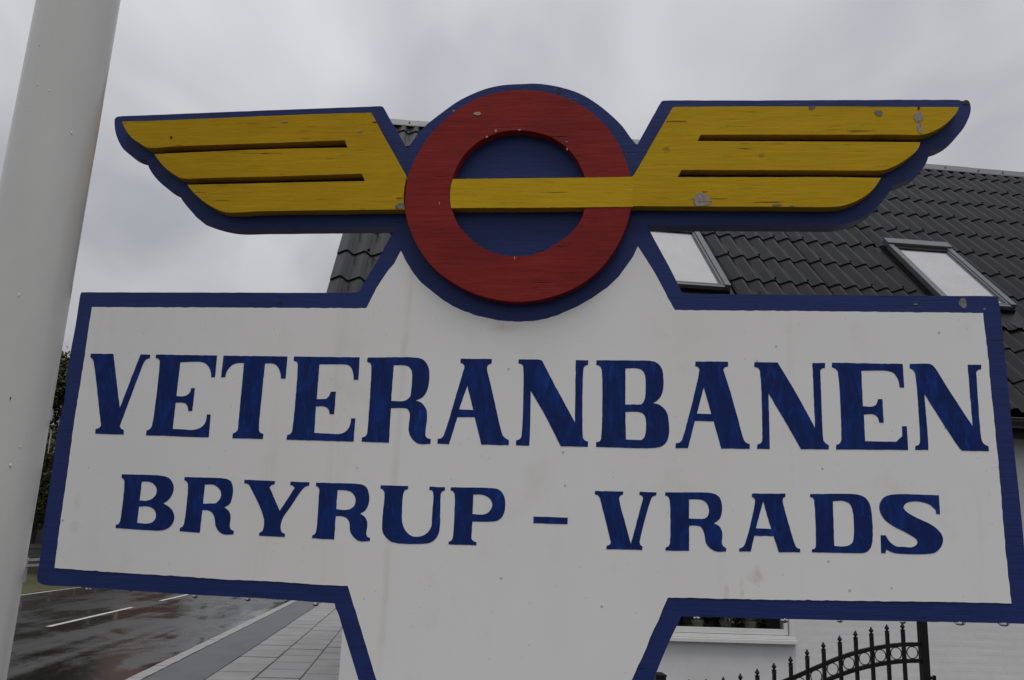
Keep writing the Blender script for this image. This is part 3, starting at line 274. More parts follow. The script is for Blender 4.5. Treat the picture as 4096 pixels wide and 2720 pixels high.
M_CHIP = {'grey': mat('bare_grey_wood', (.23, .21, .21), .8, (.10, .09, .09), (60, 20, 260)), 'bare': mat('bare_pale_wood', (.34, .29, .265), .8, (.19, .165, .155), (160, 30, 60)),
          'blue': mat('old_blue_paint', (.06, .07, .11), .7, (.11, .11, .11), (90, 90, 90)), 'dark': mat('dark_crevice', (.014, .012, .012), .8), 'yel': M_YEL_R, 'crack': mat('paint_crack', (.11, .07, .016), .8, (.05, .03, .01), (70, 20, 20)),
          'pale': mat('bare_primer', (.34, .33, .32), .8), 'cream': mat('old_cream_primer', (.42, .36, .27), .8, (.30, .22, .15), (120, 60, 120)), 'wood': mat('rotten_wood', (.06, .05, .03), .9, (.02, .017, .012), (130, 60, 90), bump=1)}
M_POLE = mat('pole_white_paint', (.57, .565, .545), .30, (.52, .515, .495), (7, 7, 2.5), bump=.10, bscale=(18, 18, 9), spec=.5, coat=.35)
M_DROP = water_mat('water')

# ------------------------------------------------------------------ large structure: ground, road, pavement
def sheet(name, x0, x1, y0, y1, z, m, label=None):
    mb = MB(); mb.quad((x0, y0, z), (x1, y0, z), (x1, y1, z), (x0, y1, z)); o = mb.build(name, m); tag(o, label, kind='structure'); return o
M_SOIL = mat('soil_and_grass', (.025, .035, .013), .9, (.04, .04, .022), (.6, .6, .6))
M_ROAD = mat('wet_asphalt', (.04, .04, .04), .3, extra=wet_road_extra, spec=.4)
M_STRIP = mat('grey_wet_asphalt_strip', (.060, .063, .068), .55, (.08, .083, .087), (3, 1.2, 3), bump=.3, bscale=(140, 140, 140))
M_SLAB = mat('concrete_slab', (.215, .212, .205), .33, (.165, .162, .156), (1.6, .9, 1), bump=.12, bscale=(60, 60, 60), wpos=True)
M_JOINT = mat('joint_sand', (.075, .072, .068), .8)
M_KERB = mat('granite_kerb', (.30, .295, .285), .5, (.21, .205, .20), (9, 5, 9), bump=.3, bscale=(50, 50, 50))
M_YARD = mat('yard_gravel', (.032, .031, .030), .55, (.022, .0215, .021), (30, 30, 30), bump=.6, bscale=(60, 60, 60))
M_LINE = mat('road_paint', (.62, .60, .56), .45, (.40, .39, .37), (5, 5, 5))
M_GRASS = mat('verge_grass', (.055, .065, .022), .9, (.085, .07, .035), (4, 4, 4), bump=.8, bscale=(30, 30, 30))
sheet('ground', -300, 300, -300, 300, -.16, M_SOIL)
sheet('road', -10.15, -3.06, -120, 200, -.10, M_ROAD)
for x0, x1, y0, y1 in ((-6.40, -6.30, 17.4, 22.3), (-6.40, -6.30, 24.7, 29.6), (-6.40, -6.30, 32.0, 36.9), (-6.40, -6.30, 10.1, 15.0), (-10.02, -9.92, 5, 90)):
    sheet('road_line', x0, x1, y0, y1, -.096, M_LINE)
MB().box(-2.895, -2.25, -40, 90, -.15, 0.0).build('asphalt_footway_strip', M_STRIP)['kind'] = 'structure'
pv = MB().box(-2.25, -.66, -40, 90, -.15, -.012).build('pavement', M_JOINT); pv['kind'] = 'structure'
sheet('yard', -.66, 40, -40, 60, 0.0, M_YARD)
kb = MB().box(-3.05, -2.895, -40, 90, -.15, -.05).build('kerb', M_JOINT); kb['kind'] = 'structure'
ks = []
for k in range(3):
    m_ = MB(); n = 5
    for j in range(n):
        y0, y1 = j/n*.99, (j+1)/n*.99; e0, e1 = [random.uniform(-.006, .006) for _ in range(2)]
        m_.box(-.08+e0, .074+e1, y0, y1+(0 if j == n-1 else .0002), -.14, .012+random.uniform(-.002, .002))
    ks.append(m_.mesh('kerb_stone')); ks[-1].materials.append(M_KERB)
for k in range(36):
    o = link('kerb_stone', ks[k % 3], kb); o.location = (-2.972, 8+k*1.0, 0); o.rotation_euler = (0, 0, random.uniform(-.004, .004))
sl_mesh = []
for k in range(4):
    m_ = MB(); wd, ln = .503, .668; b_ = .007
    b0 = [(0, 0), (wd, 0), (wd, ln), (0, ln)]; b1 = [(b_, b_), (wd-b_, b_), (wd-b_, ln-b_), (b_, ln-b_)]
    for i in range(4):
        p, q = b0[i], b0[(i+1) % 4]; p1, q1 = b1[i], b1[(i+1) % 4]
        m_.quad((*p, -.05), (*q, -.05), (*q, -.004), (*p, -.004)); m_.quad((*p, -.004), (*q, -.004), (*q1, 0), (*p1, 0))
    m_.quad(*[(*p, 0) for p in b1]); me = m_.mesh('paving_slab')
    mm = M_SLAB if k == 0 else mat('concrete_slab_tone', tuple(c*(.88+.07*k) for c in (.215, .212, .205)), .30+.05*k, tuple(c*(.9+.05*k) for c in (.165, .162, .156)), (1.8, 1.1, 1), bump=.12, bscale=(60, 60, 60), wpos=True)
    me.materials.append(mm); sl_mesh.append(me)
for cx_, off in ((-2.235, .26), (-1.715, .55), (-1.195, .20)):
    for r_ in range(28):
        o = link('paving_slab', random.choice(sl_mesh), pv); o.location = (cx_+(.0 if cx_ > -2.2 else -.005), 8.6+off+r_*.72, random.uniform(-.003, .003)); o.rotation_euler = (random.uniform(-.002, .002), random.uniform(-.003, .003), 0)
vg = MB()
for a_, b_ in (((-10.15, -.105), (-10.6, .12)), ((-10.6, .12), (-12.5, .38)), ((-12.5, .38), (-60, .5))):
    vg.quad((a_[0], -80, a_[1]), (b_[0], -80, b_[1]), (b_[0], 160, b_[1]), (a_[0], 160, a_[1]))
vg.build('verge', M_GRASS)['kind'] = 'structure'

# ------------------------------------------------------------------ the sign: local x to the right, local -y towards the viewer, z up
SIGN = empty('railway_sign', (0.195, 1.939, 0), 'big painted wooden sign with yellow wings, red ring and the words VETERANBANEN BRYRUP - VRADS', 'sign', R(-12.065))
def smooth(pts, n=4, corner=36):
    P_ = [Vector(p) for p in pts]; L_ = len(P_); T_ = []
    for i in range(L_):
        a, b, c = P_[i-1], P_[i], P_[(i+1) % L_]; d0, d1 = (b-a), (c-b)
        if d0.length < 1e-6 or d1.length < 1e-6 or d0.angle(d1) > R(corner): T_.append(None)
        else: T_.append((d0.normalized()*d1.length + d1.normalized()*d0.length).normalized())
    out_ = []
    for i in range(L_):
        p, q = P_[i], P_[(i+1) % L_]; l = (q-p).length
        if T_[i] is None and T_[(i+1) % L_] is None or l < 4: out_.append(p); continue
        ln = min(l, 2.2*(P_[i]-P_[i-1]).length) if T_[i] else 0; lq = min(l, 2.2*(P_[(i+2) % L_]-q).length) if T_[(i+1) % L_] else 0
        d = (q-p)
        m0 = T_[i]*ln if T_[i] else d*.9; m1 = T_[(i+1) % L_]*lq if T_[(i+1) % L_] else d*.9
        for k in range(n):
            t = k/n; out_.append(p*(2*t**3-3*t*t+1)+m0*(t**3-2*t*t+t)+q*(-2*t**3+3*t*t)+m1*(t**3-t*t))
    return [(p.x, p.y) for p in out_]
def ragged(pts, step=5, amp=.8):
    out_ = []
    for i, p in enumerate(pts):
        a, b = Vector(p), Vector(pts[(i+1) % len(pts)]); d = b-a; n = max(1, int(d.length/step)); nn = Vector((-d.y, d.x)).normalized() if d.length else Vector((0, 0))
        for k in range(n):
            e = 0 if k == 0 else random.gauss(0, amp*.55) + (random.choice((0, 0, 0, 0, 1))*random.uniform(-1, 1)*amp)
            out_.append(tuple(a + d*(k/n) + nn*e))
    return out_
def slab_mesh(name, loops, front, back):
    """solid plate from 2D loops in mm (first outer, then holes)"""
    me = bpy.data.meshes.new(name); V_ = []; F_ = []; flat = []
    for lp in loops:
        b = len(flat); flat += lp; n = len(lp)
    nn = len(flat)
    for d in (front, back): V_ += [(x/1000, -d, z/1000) for x, z in flat]
    for t in tessellate_polygon([[Vector((x, z, 0)) for x, z in lp] for lp in loops]):
        F_.append(tuple(t)); F_.append(tuple(i+nn for i in reversed(t)))
    b = 0
    for lp in loops:
        n = len(lp)
        for k in range(n): i, j = b+k, b+(k+1) % n; F_.append((i, j, j+nn, i+nn))
        b += n
    me.from_pydata(V_, [], F_); me.update()
    bm = bmesh.new(); bm.from_mesh(me); bmesh.ops.recalc_face_normals(bm, faces=bm.faces); bm.to_mesh(me); bm.free()
    return me
def plate(name, loops, front, back, m, parent=SIGN, bevel=0):
    o = link(name, slab_mesh(name, loops, front, back), parent, m)
    if bevel: bev(o, bevel, 2, 50)
    return o
OUT = smooth(DATA['outline'])
plate('backing_board', [ragged(OUT, 14, .35)], 0, -.042, M_BLUE, bevel=.0014)
WH = ragged(DATA['white'], 9, .6)
plate('white_panel', [WH], .0014, .0002, M_WHITE)
for lp in DATA['letters']:
    plate('letter', [ragged(smooth(l_, 4, 40), 7, .35) for l_ in lp], .0020, .0008, M_LETTER)
rg = plate('ring', [smooth(DATA['ring'], 4), smooth(DATA['hole'], 4)], .0276, 0, M_RED, bevel=.0012)
plate('cross_bar', [ragged(DATA['bar'], 12, .25)], .0286, 0, M_YEL_B, bevel=.0006)
plate('wing', [ragged(smooth(DATA['wingl'], 4, 34), 12, .3)], .028, 0, M_YEL_L, bevel=.0012)
plate('wing', [ragged(smooth(DATA['wingr'], 4, 34), 12, .3)], .028, 0, M_YEL_R, bevel=.0012)
for x, z, rx, rz, off, kind in DATA['chips']:
    off = min(off, .0277) if kind == 'cream' else off
    n = 22; lp = []; ph = [random.uniform(0, 6.28) for _ in range(3)]
    for k in range(n):
        t = 2*math.pi*k/n; e = 1+.13*math.sin(2*t+ph[0])*(kind != 'crack')+.10*math.sin(3*t+ph[1])+.06*math.sin(5*t+ph[2])+random.uniform(-.05, .05); lp.append((x+rx*e*math.cos(t), z+rz*e*math.sin(t)))
    if kind == 'dark' and rx > 4*rz and off > 0: kind = 'crack'; rz = max(.8, rz*.6)
    base = off
    if kind == 'grey' and off == 0 and rx < 5 and rz > 12: base = .0014
    th = .0009 if kind != 'yel' else .0014
    plate('paint_chip', [lp], base+th, base-.0006, M_CHIP[kind])
# board joint beside the roundel
for s_ in DATA['seams']:
    (xa, za), (xb, zb) = s_
    plate('board_joint', [[(xa-.7, za), (xa+.7, za), (xb+.7, zb), (xb-.7, zb)]], .0003, -.0003, M_CHIP['dark'])
# the two posts behind the board that carry it
for sx_ in (-150, 190):
    MB().box(sx_/1000-.045, sx_/1000+.045, .046, .136, -.15, 2.3).build('post', mat('post_paint', (.30, .30, .29), .6), SIGN, bevel=.004)
mw = world(SIGN)
DL = ['bright water drop nearest the left corner, under the lower left edge of the sign', 'small drop just right of the leftmost bright drop under the sign', 'small dark drop second along from the leftmost bright drop under the sign',
 'bright water drop under the middle of the sign\'s lower left edge', 'dark water drop to the right of the middle bright drop on the lower left edge', 'small dark drop between two larger ones near the stem, lower left edge of the sign',
 'dark water drop closest to the stem, under the lower left edge of the sign', 'ring-like drop in front of the dark house window, right of the stem', 'ring-like drop in front of the white window frame, under the lower right edge',
 'small drop under the right edge of the sign, left of the gate\'s tallest spear', 'dark drop just above the tallest spear of the gate', 'broad drop right of the gate\'s end post, under the sign', 'broad drop nearest the right end of the sign\'s lower edge']
for (x, z, wd), lb in zip(DATA['drops'], DL):
    r_ = wd/1000*.95; fl = .8 if wd < 9 else .5; mb = MB(); n = 16; m_ = 10
    for i in range(m_+1):
        t = math.pi*i/m_
    prof = [(r_*math.sin(math.pi*i/m_)*(1 if i > m_/2 else .8+.2*i/(m_/2)), r_*fl*math.cos(math.pi*i/m_)) for i in range(1, m_)]
    mb.lathe((0, 0, 0), [(p[0], p[1]) for p in reversed(prof)], n)
    o = mb.build('water_drop', M_DROP, None, True)
    o.location = mw @ Vector((x/1000, .006, z/1000-r_*fl*.25)); tag(o, lb, 'water drop', 'rain drops hanging from the lower edge of the sign')

# ------------------------------------------------------------------ white pole on the left
PX, PY = 1.77*math.sin(R(-23.92))-1.6*math.tan(R(.75)), 1.77*math.cos(R(-23.92))
POLE = empty('flag_pole', (PX, PY, 0), 'thick white painted pole with paint runs, left of the sign', 'pole'); POLE.rotation_euler = (0, R(.75), 0)
mb = MB(); rp = lambda z: .0728-.0014*(z-1.4)
mb.tube([(0, 0, z) for z in (0, .5, 1, 1.5, 2, 2.5, 3, 4, 6, 7.5)], [rp(z) for z in (0, .5, 1, 1.5, 2, 2.5, 3, 4, 6, 7.5)], 64)
mb.build('shaft', M_POLE, POLE, True)
mb = MB(); mb.lathe((0, 0, 0), [(.13, 0), (.13, .03), (.10, .05), (.085, .12)], 32); mb.build('base_collar', M_POLE, POLE)
M_SPK = mat('insect_speck', (.05, .03, .02), .7)
for k in range(20):
    z = random.uniform(1.2, 2.75); t = R(-90) + random.uniform(-1.25, 1.25) + .4; r_ = rp(z); s = random.uniform(.0012, .0030); L_ = random.choice((1, 1.3, 2.2))
    if k < 4: t, z, L_, s = ((R(-45), 2.30, 1.8, .0026), (R(-84), 1.33, 2.1, .003), (R(-84), 1.45, 1.8, .003), (R(-48), 1.70, 1.6, .0026))[k]
    c = Vector((math.cos(t)*r_, math.sin(t)*r_, z)); mb = MB()
    mb.lathe((0, 0, 0), [(s*math.sin(math.pi*i/6), s*L_*math.cos(math.pi*i/6)) for i in (5, 4, 3, 2, 1)], 8)
    o = mb.build('paint_run', M_POLE, POLE, True); o.location = c-Vector((math.cos(t), math.sin(t), 0))*s*.68; o.scale = (1, 1, 1)
o = MB().box(-.0012, .0012, -.001, .001, -.004, .004).build('insect_speck', M_SPK, POLE); o.scale = (.6, .6, .6); t = R(-62); o.location = (math.cos(t)*rp(1.8), math.sin(t)*rp(1.8), 1.81)

# ------------------------------------------------------------------ the white house
Q = R(43); cq, sq = math.cos(Q), math.sin(Q)
def SLP(x, v, h=0): return Vector((x, 7+v*cq-h*sq, 2.885+v*sq+h*cq))
GX, X1, VR = -.915, 10.75, 6.63
HOUSE = empty('white_house', (5, 11.86, 0), 'white house with dark metal tile roof and two skylights behind the sign', 'house')
HO = Vector((-5, -11.86, 0))
def HB(mb, name, m, parent=HOUSE, smooth=False, bevel=0):
    mb.v = [tuple(Vector(p)+HO) for p in mb.v]; return mb.build(name, m, parent, smooth, bevel)
M_WALL = mat('white_wall_paint', (.75, .75, .745), .6, (.69, .69, .68), (3, 3, 2), bump=.25, bscale=(30, 30, 30))
M_BRICK = mat('white_painted_brick', (.74, .74, .735), .6, (.69, .69, .68), (6, 6, 14), wpos=True, bump=.35, bscale=(45, 45, 60))
M_TILE = mat('dark_metal_tile', (.010, .0103, .0108), .26, (.014, .0143, .015), (2.5, 2.5, 6), spec=.09, wpos=True, bump=.05, bscale=(90, 90, 90))
M_RIDGE = mat('ridge_metal', (.095, .097, .102), .5, (.12, .122, .128), (4, 9, 9), spec=.7)
M_DARK = mat('dark_flashing', (.010, .010, .0105), .5, spec=.2)
M_GUT = mat('gutter_dark', (.022, .022, .023), .35)
M_ALU = mat('grey_aluminium_cover', (.10, .103, .108), .42, (.12, .123, .128), (3, 5, 5), metal=.2, spec=.35)
M_FRAME = mat('white_window_paint', (.74, .74, .73), .42, (.70, .70, .68), (6, 6, 6))
M_PANE = pane_mat('window_pane', (.8, .83, .8), 1.5); M_SKYPANE = pane_mat('skylight_pane', (.92, .92, .92), 1.75)
M_BLIND = mat('pale_roller_blind', (.58, .58, .58), .8, (.53, .53, .53), (5, 3, 3))
M_INT = mat('interior_wall', (.14, .13, .12), .9)
WX0, WX1, WZ0, WZ1 = 1.62, 3.18, .905, 2.15
mb = MB()
for b in ((-.5, WX0, 7.4, 7.7, -.1, 2.7), (WX1, 10.6, 7.4, 7.7, -.1, 2.7), (WX0, WX1, 7.42, 7.7, -.1, WZ0), (WX0, WX1, 7.4, 7.7, WZ1, 2.7), (-.5, 10.6, 16.02, 16.32, -.1, 2.7)): mb.box(*b)
for x0, x1 in ((-.5, -.2), (10.3, 10.6)):
    pr = [(7.7, -.1), (16.02, -.1), (16.02, 2.7), (11.86, 6.6), (7.7, 2.7)]; b = len(mb.v)
    mb.v += [(x0, y, z) for y, z in pr] + [(x1, y, z) for y, z in pr]; mb.f.append((0+b, 1+b, 2+b, 3+b, 4+b)); mb.f.append(tuple(b+5+i for i in (4, 3, 2, 1, 0)))
    for i in range(5): mb.f.append((b+i, b+(i+1) % 5, b+5+(i+1) % 5, b+5+i))
WALL = HB(mb, 'wall', M_WALL)
HB(MB().box(-.2, 10.3, 7.72, 16.0, .02, .06), 'floor', M_INT); HB(MB().box(-.2, 10.3, 7.72, 16.0, 2.58, 2.66), 'ceiling', M_INT)
HB(MB().box(-.2, 10.3, 10.4, 10.45, .06, 2.58), 'inner_wall', M_INT)
HB(MB().box(WX0+.001, WX1+.008, 7.404, 7.4195, -.1, WZ0-.004), 'plaster_panel', mat('smooth_plaster', (.70, .70, .70), .65, (.65, .65, .645), (5, 5, 5), bump=.5, bscale=(22, 22, 22)), WALL)
# view test used to choose which pieces are worth an object of their own
def pj(p):
    v = Vector(p)-CAM; z = v.dot(fw)
    return (2048+FPX*v.dot(rt)/z, 1360-FPX*v.dot(up)/z)
OUTP = [pj(mw @ Vector((x/1000, 0, z/1000))) for x, z in DATA['outline']]
def seen(p):
    x, y = pj(p)
    if not (-30 < x < 4126 and -30 < y < 2750): return False
    c = False; j = len(OUTP)-1
    for i in range(len(OUTP)):
        (xi, yi), (xj, yj) = OUTP[i], OUTP[j]
        if (yi > y) != (yj > y) and x < (xj-xi)*(y-yi)/(yj-yi)+xi: c = not c
        j = i
    return not c
# painted bricks right of the window panel
def brick_box(mb, x0, x1, z0, z1, yf, e=.014):
    b = len(mb.v)
    for (x, z, y) in [(x0, z0, 7.4003), (x1, z0, 7.4003), (x1, z1, 7.4003), (x0, z1, 7.4003), (x0+e, z0+e, yf), (x1-e, z0+e, yf), (x1-e, z1-e, yf), (x0+e, z1-e, yf)]: mb.v.append((x, y, z))
    for f in ((4, 5, 6, 7), (0, 1, 5, 4), (1, 2, 6, 5), (2, 3, 7, 6), (3, 0, 4, 7)): mb.f.append(tuple(b+i for i in f))
rest = MB(); bricks = []
for r_ in range(40):
    z0 = -.02+r_*.067
    for c in range(-1, 32):
        x0 = 3.197+c*.24+(.12 if r_ % 2 else 0); x1 = x0+.229; x0 = max(x0, 3.193); x1 = min(x1, 10.6)
        if x1-x0 < .04: continue
        yf = 7.3996+random.uniform(-.0003, .0002); cc = ((x0+x1)/2, 7.4, z0+.027)
        if any(seen((xx, 7.4, cc[2])) for xx in (x0, cc[0], x1)) and len(bricks) < 290:
            m_ = MB(); brick_box(m_, x0, x1, z0, z0+.056, yf); bricks.append(HB(m_, 'brick', M_BRICK, WALL))
        else: brick_box(rest, x0, x1, z0, z0+.056, yf)
o = HB(rest, 'brickwork', M_BRICK, WALL); o['kind'] = 'stuff'
# window
WIN = HB(MB().box(WX0, WX0+.05, 7.375, 7.47, WZ0+.065, WZ1).box(WX1-.05, WX1, 7.375, 7.47, WZ0+.065, WZ1).box(WX0, WX1, 7.375, 7.47, WZ1, WZ1+.05).box(WX0, WX1, 7.375, 7.47, WZ0+.035, WZ0+.0645), 'window', M_FRAME, HOUSE, bevel=.003)
HB(MB().box(WX0-.002, WX1+.002, 7.345, 7.40, WZ0, WZ0+.033), 'sill', M_FRAME, WIN, bevel=.004)
sash = MB(); a0, a1, c0, c1 = WX0+.055, WX1-.055, WZ0+.068, WZ1-.005
xm = 2.02
for q0, q1 in ((a0, xm-.004), (xm+.004, a1)):
    sash.box(q0, q0+.032, 7.40, 7.45, c0, c1).box(q1-.032, q1, 7.40, 7.45, c0, c1).box(q0+.032, q1-.032, 7.40, 7.45, c1-.05, c1).box(q0+.032, q1-.032, 7.395, 7.45, c0, c0+.044)
HB(sash, 'sash', M_FRAME, WIN, bevel=.003)
for q0, q1 in ((a0, xm-.004), (xm+.004, a1)): HB(MB().box(q0+.030, q1-.030, 7.422, 7.426, c0+.04, c1-.048), 'pane', M_PANE, WIN)
HB(MB().box(WX0, WX1, 7.71, 7.95, WZ0+.02, WZ0+.05), 'inner_sill', M_FRAME, WIN)
M_LEAF_IN = mat('houseplant_leaf', (.10, .15, .06), .5, extra=leaf_extra((.07, .11, .04), (.42, .48, .27))); M_POT = mat('grey_pot', (.20, .19, .17), .6); M_POT2 = mat('pale_pot', (.34, .31, .25), .6)
for i, (x, y, lb) in enumerate(((2.42, 7.60, 'leafy houseplant in a pale pot, leftmost on the inner window sill'), (2.66, 7.58, 'bushy houseplant with pale leaves, middle of the inner window sill'), (2.88, 7.60, 'houseplant with one long drooping blade, rightmost on the inner window sill'))):
    t = empty('potted_plant', (x, y, WZ0+.052), lb, 'houseplant', group='houseplants behind the window')
    MB().lathe((0, 0, 0), [(.035, 0), (.05, .09), (.053, .09), (.053, .10), (.045, .10)], 16).build('pot', M_POT if i % 2 else M_POT2, t)
    m_ = MB()
    for k in range(22):
        an = random.uniform(0, 6.28); ln = random.uniform(.08, .24); wd = random.uniform(.010, .019); hgt = random.uniform(.04, .26); px_ = -math.sin(an)*wd; py_ = math.cos(an)*wd; prev = None
        for q in range(5):
            u = q/4; rr_ = ln*u*.8; z = .012+hgt*math.sin(u*2.3); wv = math.sin(math.pi*min(.97, .15+u*.85))
            a_ = Vector((math.cos(an)*rr_+px_*wv, math.sin(an)*rr_*.6+py_*wv, z)); b_ = Vector((math.cos(an)*rr_-px_*wv, math.sin(an)*rr_*.6-py_*wv, z))
            if prev: m_.quad(prev[0], prev[1], b_, a_)
            prev = (a_, b_)
    m_.build('leaves', M_LEAF_IN, t)
# roof decks
rf = MB()
def slab4(mb, pts, n, th):
    n = Vector(n); b = len(mb.v); mb.v += [tuple(Vector(p)) for p in pts]+[tuple(Vector(p)-n*th) for p in pts]
    mb.f += [(b, b+1, b+2, b+3), (b+7, b+6, b+5, b+4)] + [(b+i, b+4+i, b+4+(i+1) % 4, b+(i+1) % 4) for i in range(4)]
slab4(rf, [SLP(GX+.02, .0, -.01), SLP(X1, .0, -.01), SLP(X1, VR, -.01), SLP(GX+.02, VR, -.01)], (0, -sq, cq), .12)
mir = lambda p: Vector((p[0], 23.72-p[1], p[2]))
slab4(rf, [mir(SLP(X1, -.02, .02)), mir(SLP(GX, -.02, .02)), mir(SLP(GX, VR, .02)), mir(SLP(X1, VR, .02))], (0, sq, cq), .15)
ROOF = HB(rf, 'roof', M_DARK)
# metal tiles: one wave by one step
TW, TL, V0 = .1758, .582, .422
def tile_mesh(screw):
    m_ = MB(); n = 9; a = .025
    prof = [(TW*i/n, a*(1+.85*math.sin(2*math.pi*(i/n)-.5*math.pi)+.16*math.sin(4*math.pi*i/n))) for i in range(n+1)]
    for y, dh in ((0, .016), (TL*.5, .008), (TL+.012, 0)): m_.v += [(x, y, h+dh) for x, h in prof]
    k = n+1
    m_.f += [(r_*k+i, r_*k+i+1, (r_+1)*k+i+1, (r_+1)*k+i) for r_ in (0, 1) for i in range(n)]
    b = len(m_.v); m_.v += [(x, 0, h+.016) for x, h in prof]+[(x, .004, h-.002) for x, h in prof]
    m_.f += [(b+k+i, b+k+i+1, b+i+1, b+i) for i in range(n)]
    if screw: m_.box(TW*.70, TW*.70+.018, .055, .073, .03, .062)
    me = bpy.data.meshes.new('roof_tile'); me.from_pydata(m_.v, [], m_.f); me.update(); me.materials.append(M_TILE)
    for p in me.polygons: p.use_smooth = p.index < 2*n
    return me
tmA, tmB = tile_mesh(False), tile_mesh(True)
TM = Matrix(((1, 0, 0, 0), (0, cq, -sq, 0), (0, sq, cq, 0), (0, 0, 0, 1)))
SKY = ((2.225, 3.005), (5.262, 6.042)); SV0, SV1 = 1.80, 3.32
ncol = int((X1-GX)/TW); cand = []
LAP = {round((3.53-GX)/TW), }
for r_ in range(-1, 11):
    for c in range(ncol):
        x = GX+c*TW; v = V0+r_*TL; v_lo = v
        if v+TL*.2 > VR: continue
        cut = None; skip = False
        for s0, s1 in SKY:
            f0, f1 = s0-.115, s1+.075
            if v+TL*.5 > SV0-.30 and v+TL*.3 < SV1-.03:
                if x >= f0-.01 and x+TW <= f1+.01: skip = True
                elif x < f0 < x+TW: cut = (f0, -1)
                elif x < f1 < x+TW: cut = (f1, 1)
        if skip: continue
        top = any(x+TW > s0-.115 and x < s1+.075 for s0, s1 in SKY) and v < SV1+.04 < v+TL*.9
        cc = SLP(x+TW/2, v+TL/2, .02); vis = any(seen(SLP(x+TW*i, v+TL*j, .02)) for i in (.05, .5, .95) for j in (.05, .5, .95))
        cand.append((vis, (cc-CAM).length, x, v, r_, c, cut, top))
cand.sort(key=lambda t: (not t[0], t[1]))
bmr = bmesh.new(); ntile = 0
for vis, d, x, v, r_, c, cut, top in cand:
    me = tmB if (c+2*(r_ % 3)) % 6 in (1, 3) and r_ >= 0 else tmA
    mtx = Matrix.Translation(SLP(x, v, 0)+HO) @ TM
    lift = .004 if c % 6 == 5 else 0.0            # sheet laps every six waves
    if lift: mtx = mtx @ Matrix.Translation((0, 0, lift))
    short = v+TL > VR
    if cut or short or top or (r_ == -1):
        bm = bmesh.new(); bm.from_mesh(me)
        if cut: bmesh.ops.bisect_plane(bm, geom=bm.verts[:]+bm.edges[:]+bm.faces[:], plane_co=(cut[0]-x, 0, 0), plane_no=(-cut[1], 0, 0), clear_outer=True)
        if short: bmesh.ops.bisect_plane(bm, geom=bm.verts[:]+bm.edges[:]+bm.faces[:], plane_co=(0, VR-v, 0), plane_no=(0, 1, 0), clear_outer=True)
        if top: bmesh.ops.bisect_plane(bm, geom=bm.verts[:]+bm.edges[:]+bm.faces[:], plane_co=(0, SV1+.04-v, 0), plane_no=(0, -1, 0), clear_outer=True)
        if r_ == -1: bmesh.ops.bisect_plane(bm, geom=bm.verts[:]+bm.edges[:]+bm.faces[:], plane_co=(0, -.05-v, 0), plane_no=(0, -1, 0), clear_outer=True)
        me = bpy.data.meshes.new('roof_tile'); bm.to_mesh(me); bm.free(); me.materials.append(M_TILE)
    if vis and ntile < 298:
        o = link('roof_tile', me, ROOF); o.matrix_local = mtx; ntile += 1
    else:
        b = bmesh.new(); b.from_mesh(me); b.transform(mtx); tmp = bpy.data.meshes.new('t'); b.to_mesh(tmp); b.free(); bmr.from_mesh(tmp); bpy.data.meshes.remove(tmp)
me = bpy.data.meshes.new('roof_tiling'); bmr.to_mesh(me); bmr.free(); o = link('roof_tiling', me, ROOF, M_TILE); o['kind'] = 'stuff'
# ridge caps
yr, zr = 11.86, SLP(0, VR, 0).z
xs = [-.96] + [8.007+.922*k for k in range(-9, 4)]
for i in range(len(xs)-1):
    x0, x1 = xs[i], xs[i+1]+.03; e = .004*(i % 2); m_ = MB(); pr = [(-.150, -.062), (-.146, -.045), (-.095, .052), (.095, .052), (.146, -.045), (.150, -.062)]
    pr = [(y, z+e) for y, z in pr]
    for k in range(5): m_.quad((x0, yr+pr[k][0], zr+pr[k][1]), (x1, yr+pr[k][0], zr+pr[k][1]), (x1, yr+pr[k+1][0], zr+pr[k+1][1]), (x0, yr+pr[k+1][0], zr+pr[k+1][1]))
    for xx in (x0+.16, x0+.55): m_.box(xx, xx+.02, yr-.140, yr-.115, zr-.012+e, zr+.010+e)
    HB(m_, 'ridge_cap', M_RIDGE, ROOF)
HB(MB().box(GX+.03, X1-.02, yr-.11, yr+.11, zr-.12, zr-.075), 'ridge_batten', M_DARK, ROOF)
# eaves: soffit, gutter with brackets
HB(MB().box(GX+.02, X1, 7.10, 7.40, 2.70, 2.72).box(GX+.02, X1, 7.07, 7.098, 2.66, 2.86), 'eaves_board', M_DARK, ROOF)
g = MB(); ng = 10; gy, gz, gr = 6.985, 2.80, .070
ring_ = [(gy-gr*math.cos(math.pi*k/ng), gz-gr*math.sin(math.pi*k/ng)) for k in range(ng+1)]; rin = [(gy-(gr-.004)*math.cos(math.pi*k/ng), gz-(gr-.004)*math.sin(math.pi*k/ng)) for k in range(ng, -1, -1)]
lp = ring_+rin; n_ = len(lp); b = len(g.v); g.v += [(GX-.02, y, z) for y, z in lp]+[(X1, y, z) for y, z in lp]
for i in range(n_): g.f.append((b+i, b+(i+1) % n_, b+n_+(i+1) % n_, b+n_+i))
g.tube([(GX-.02, gy-gr, gz+.004), (X1, gy-gr, gz+.004)], .009, 8)
HB(g, 'gutter', M_GUT, ROOF, True)
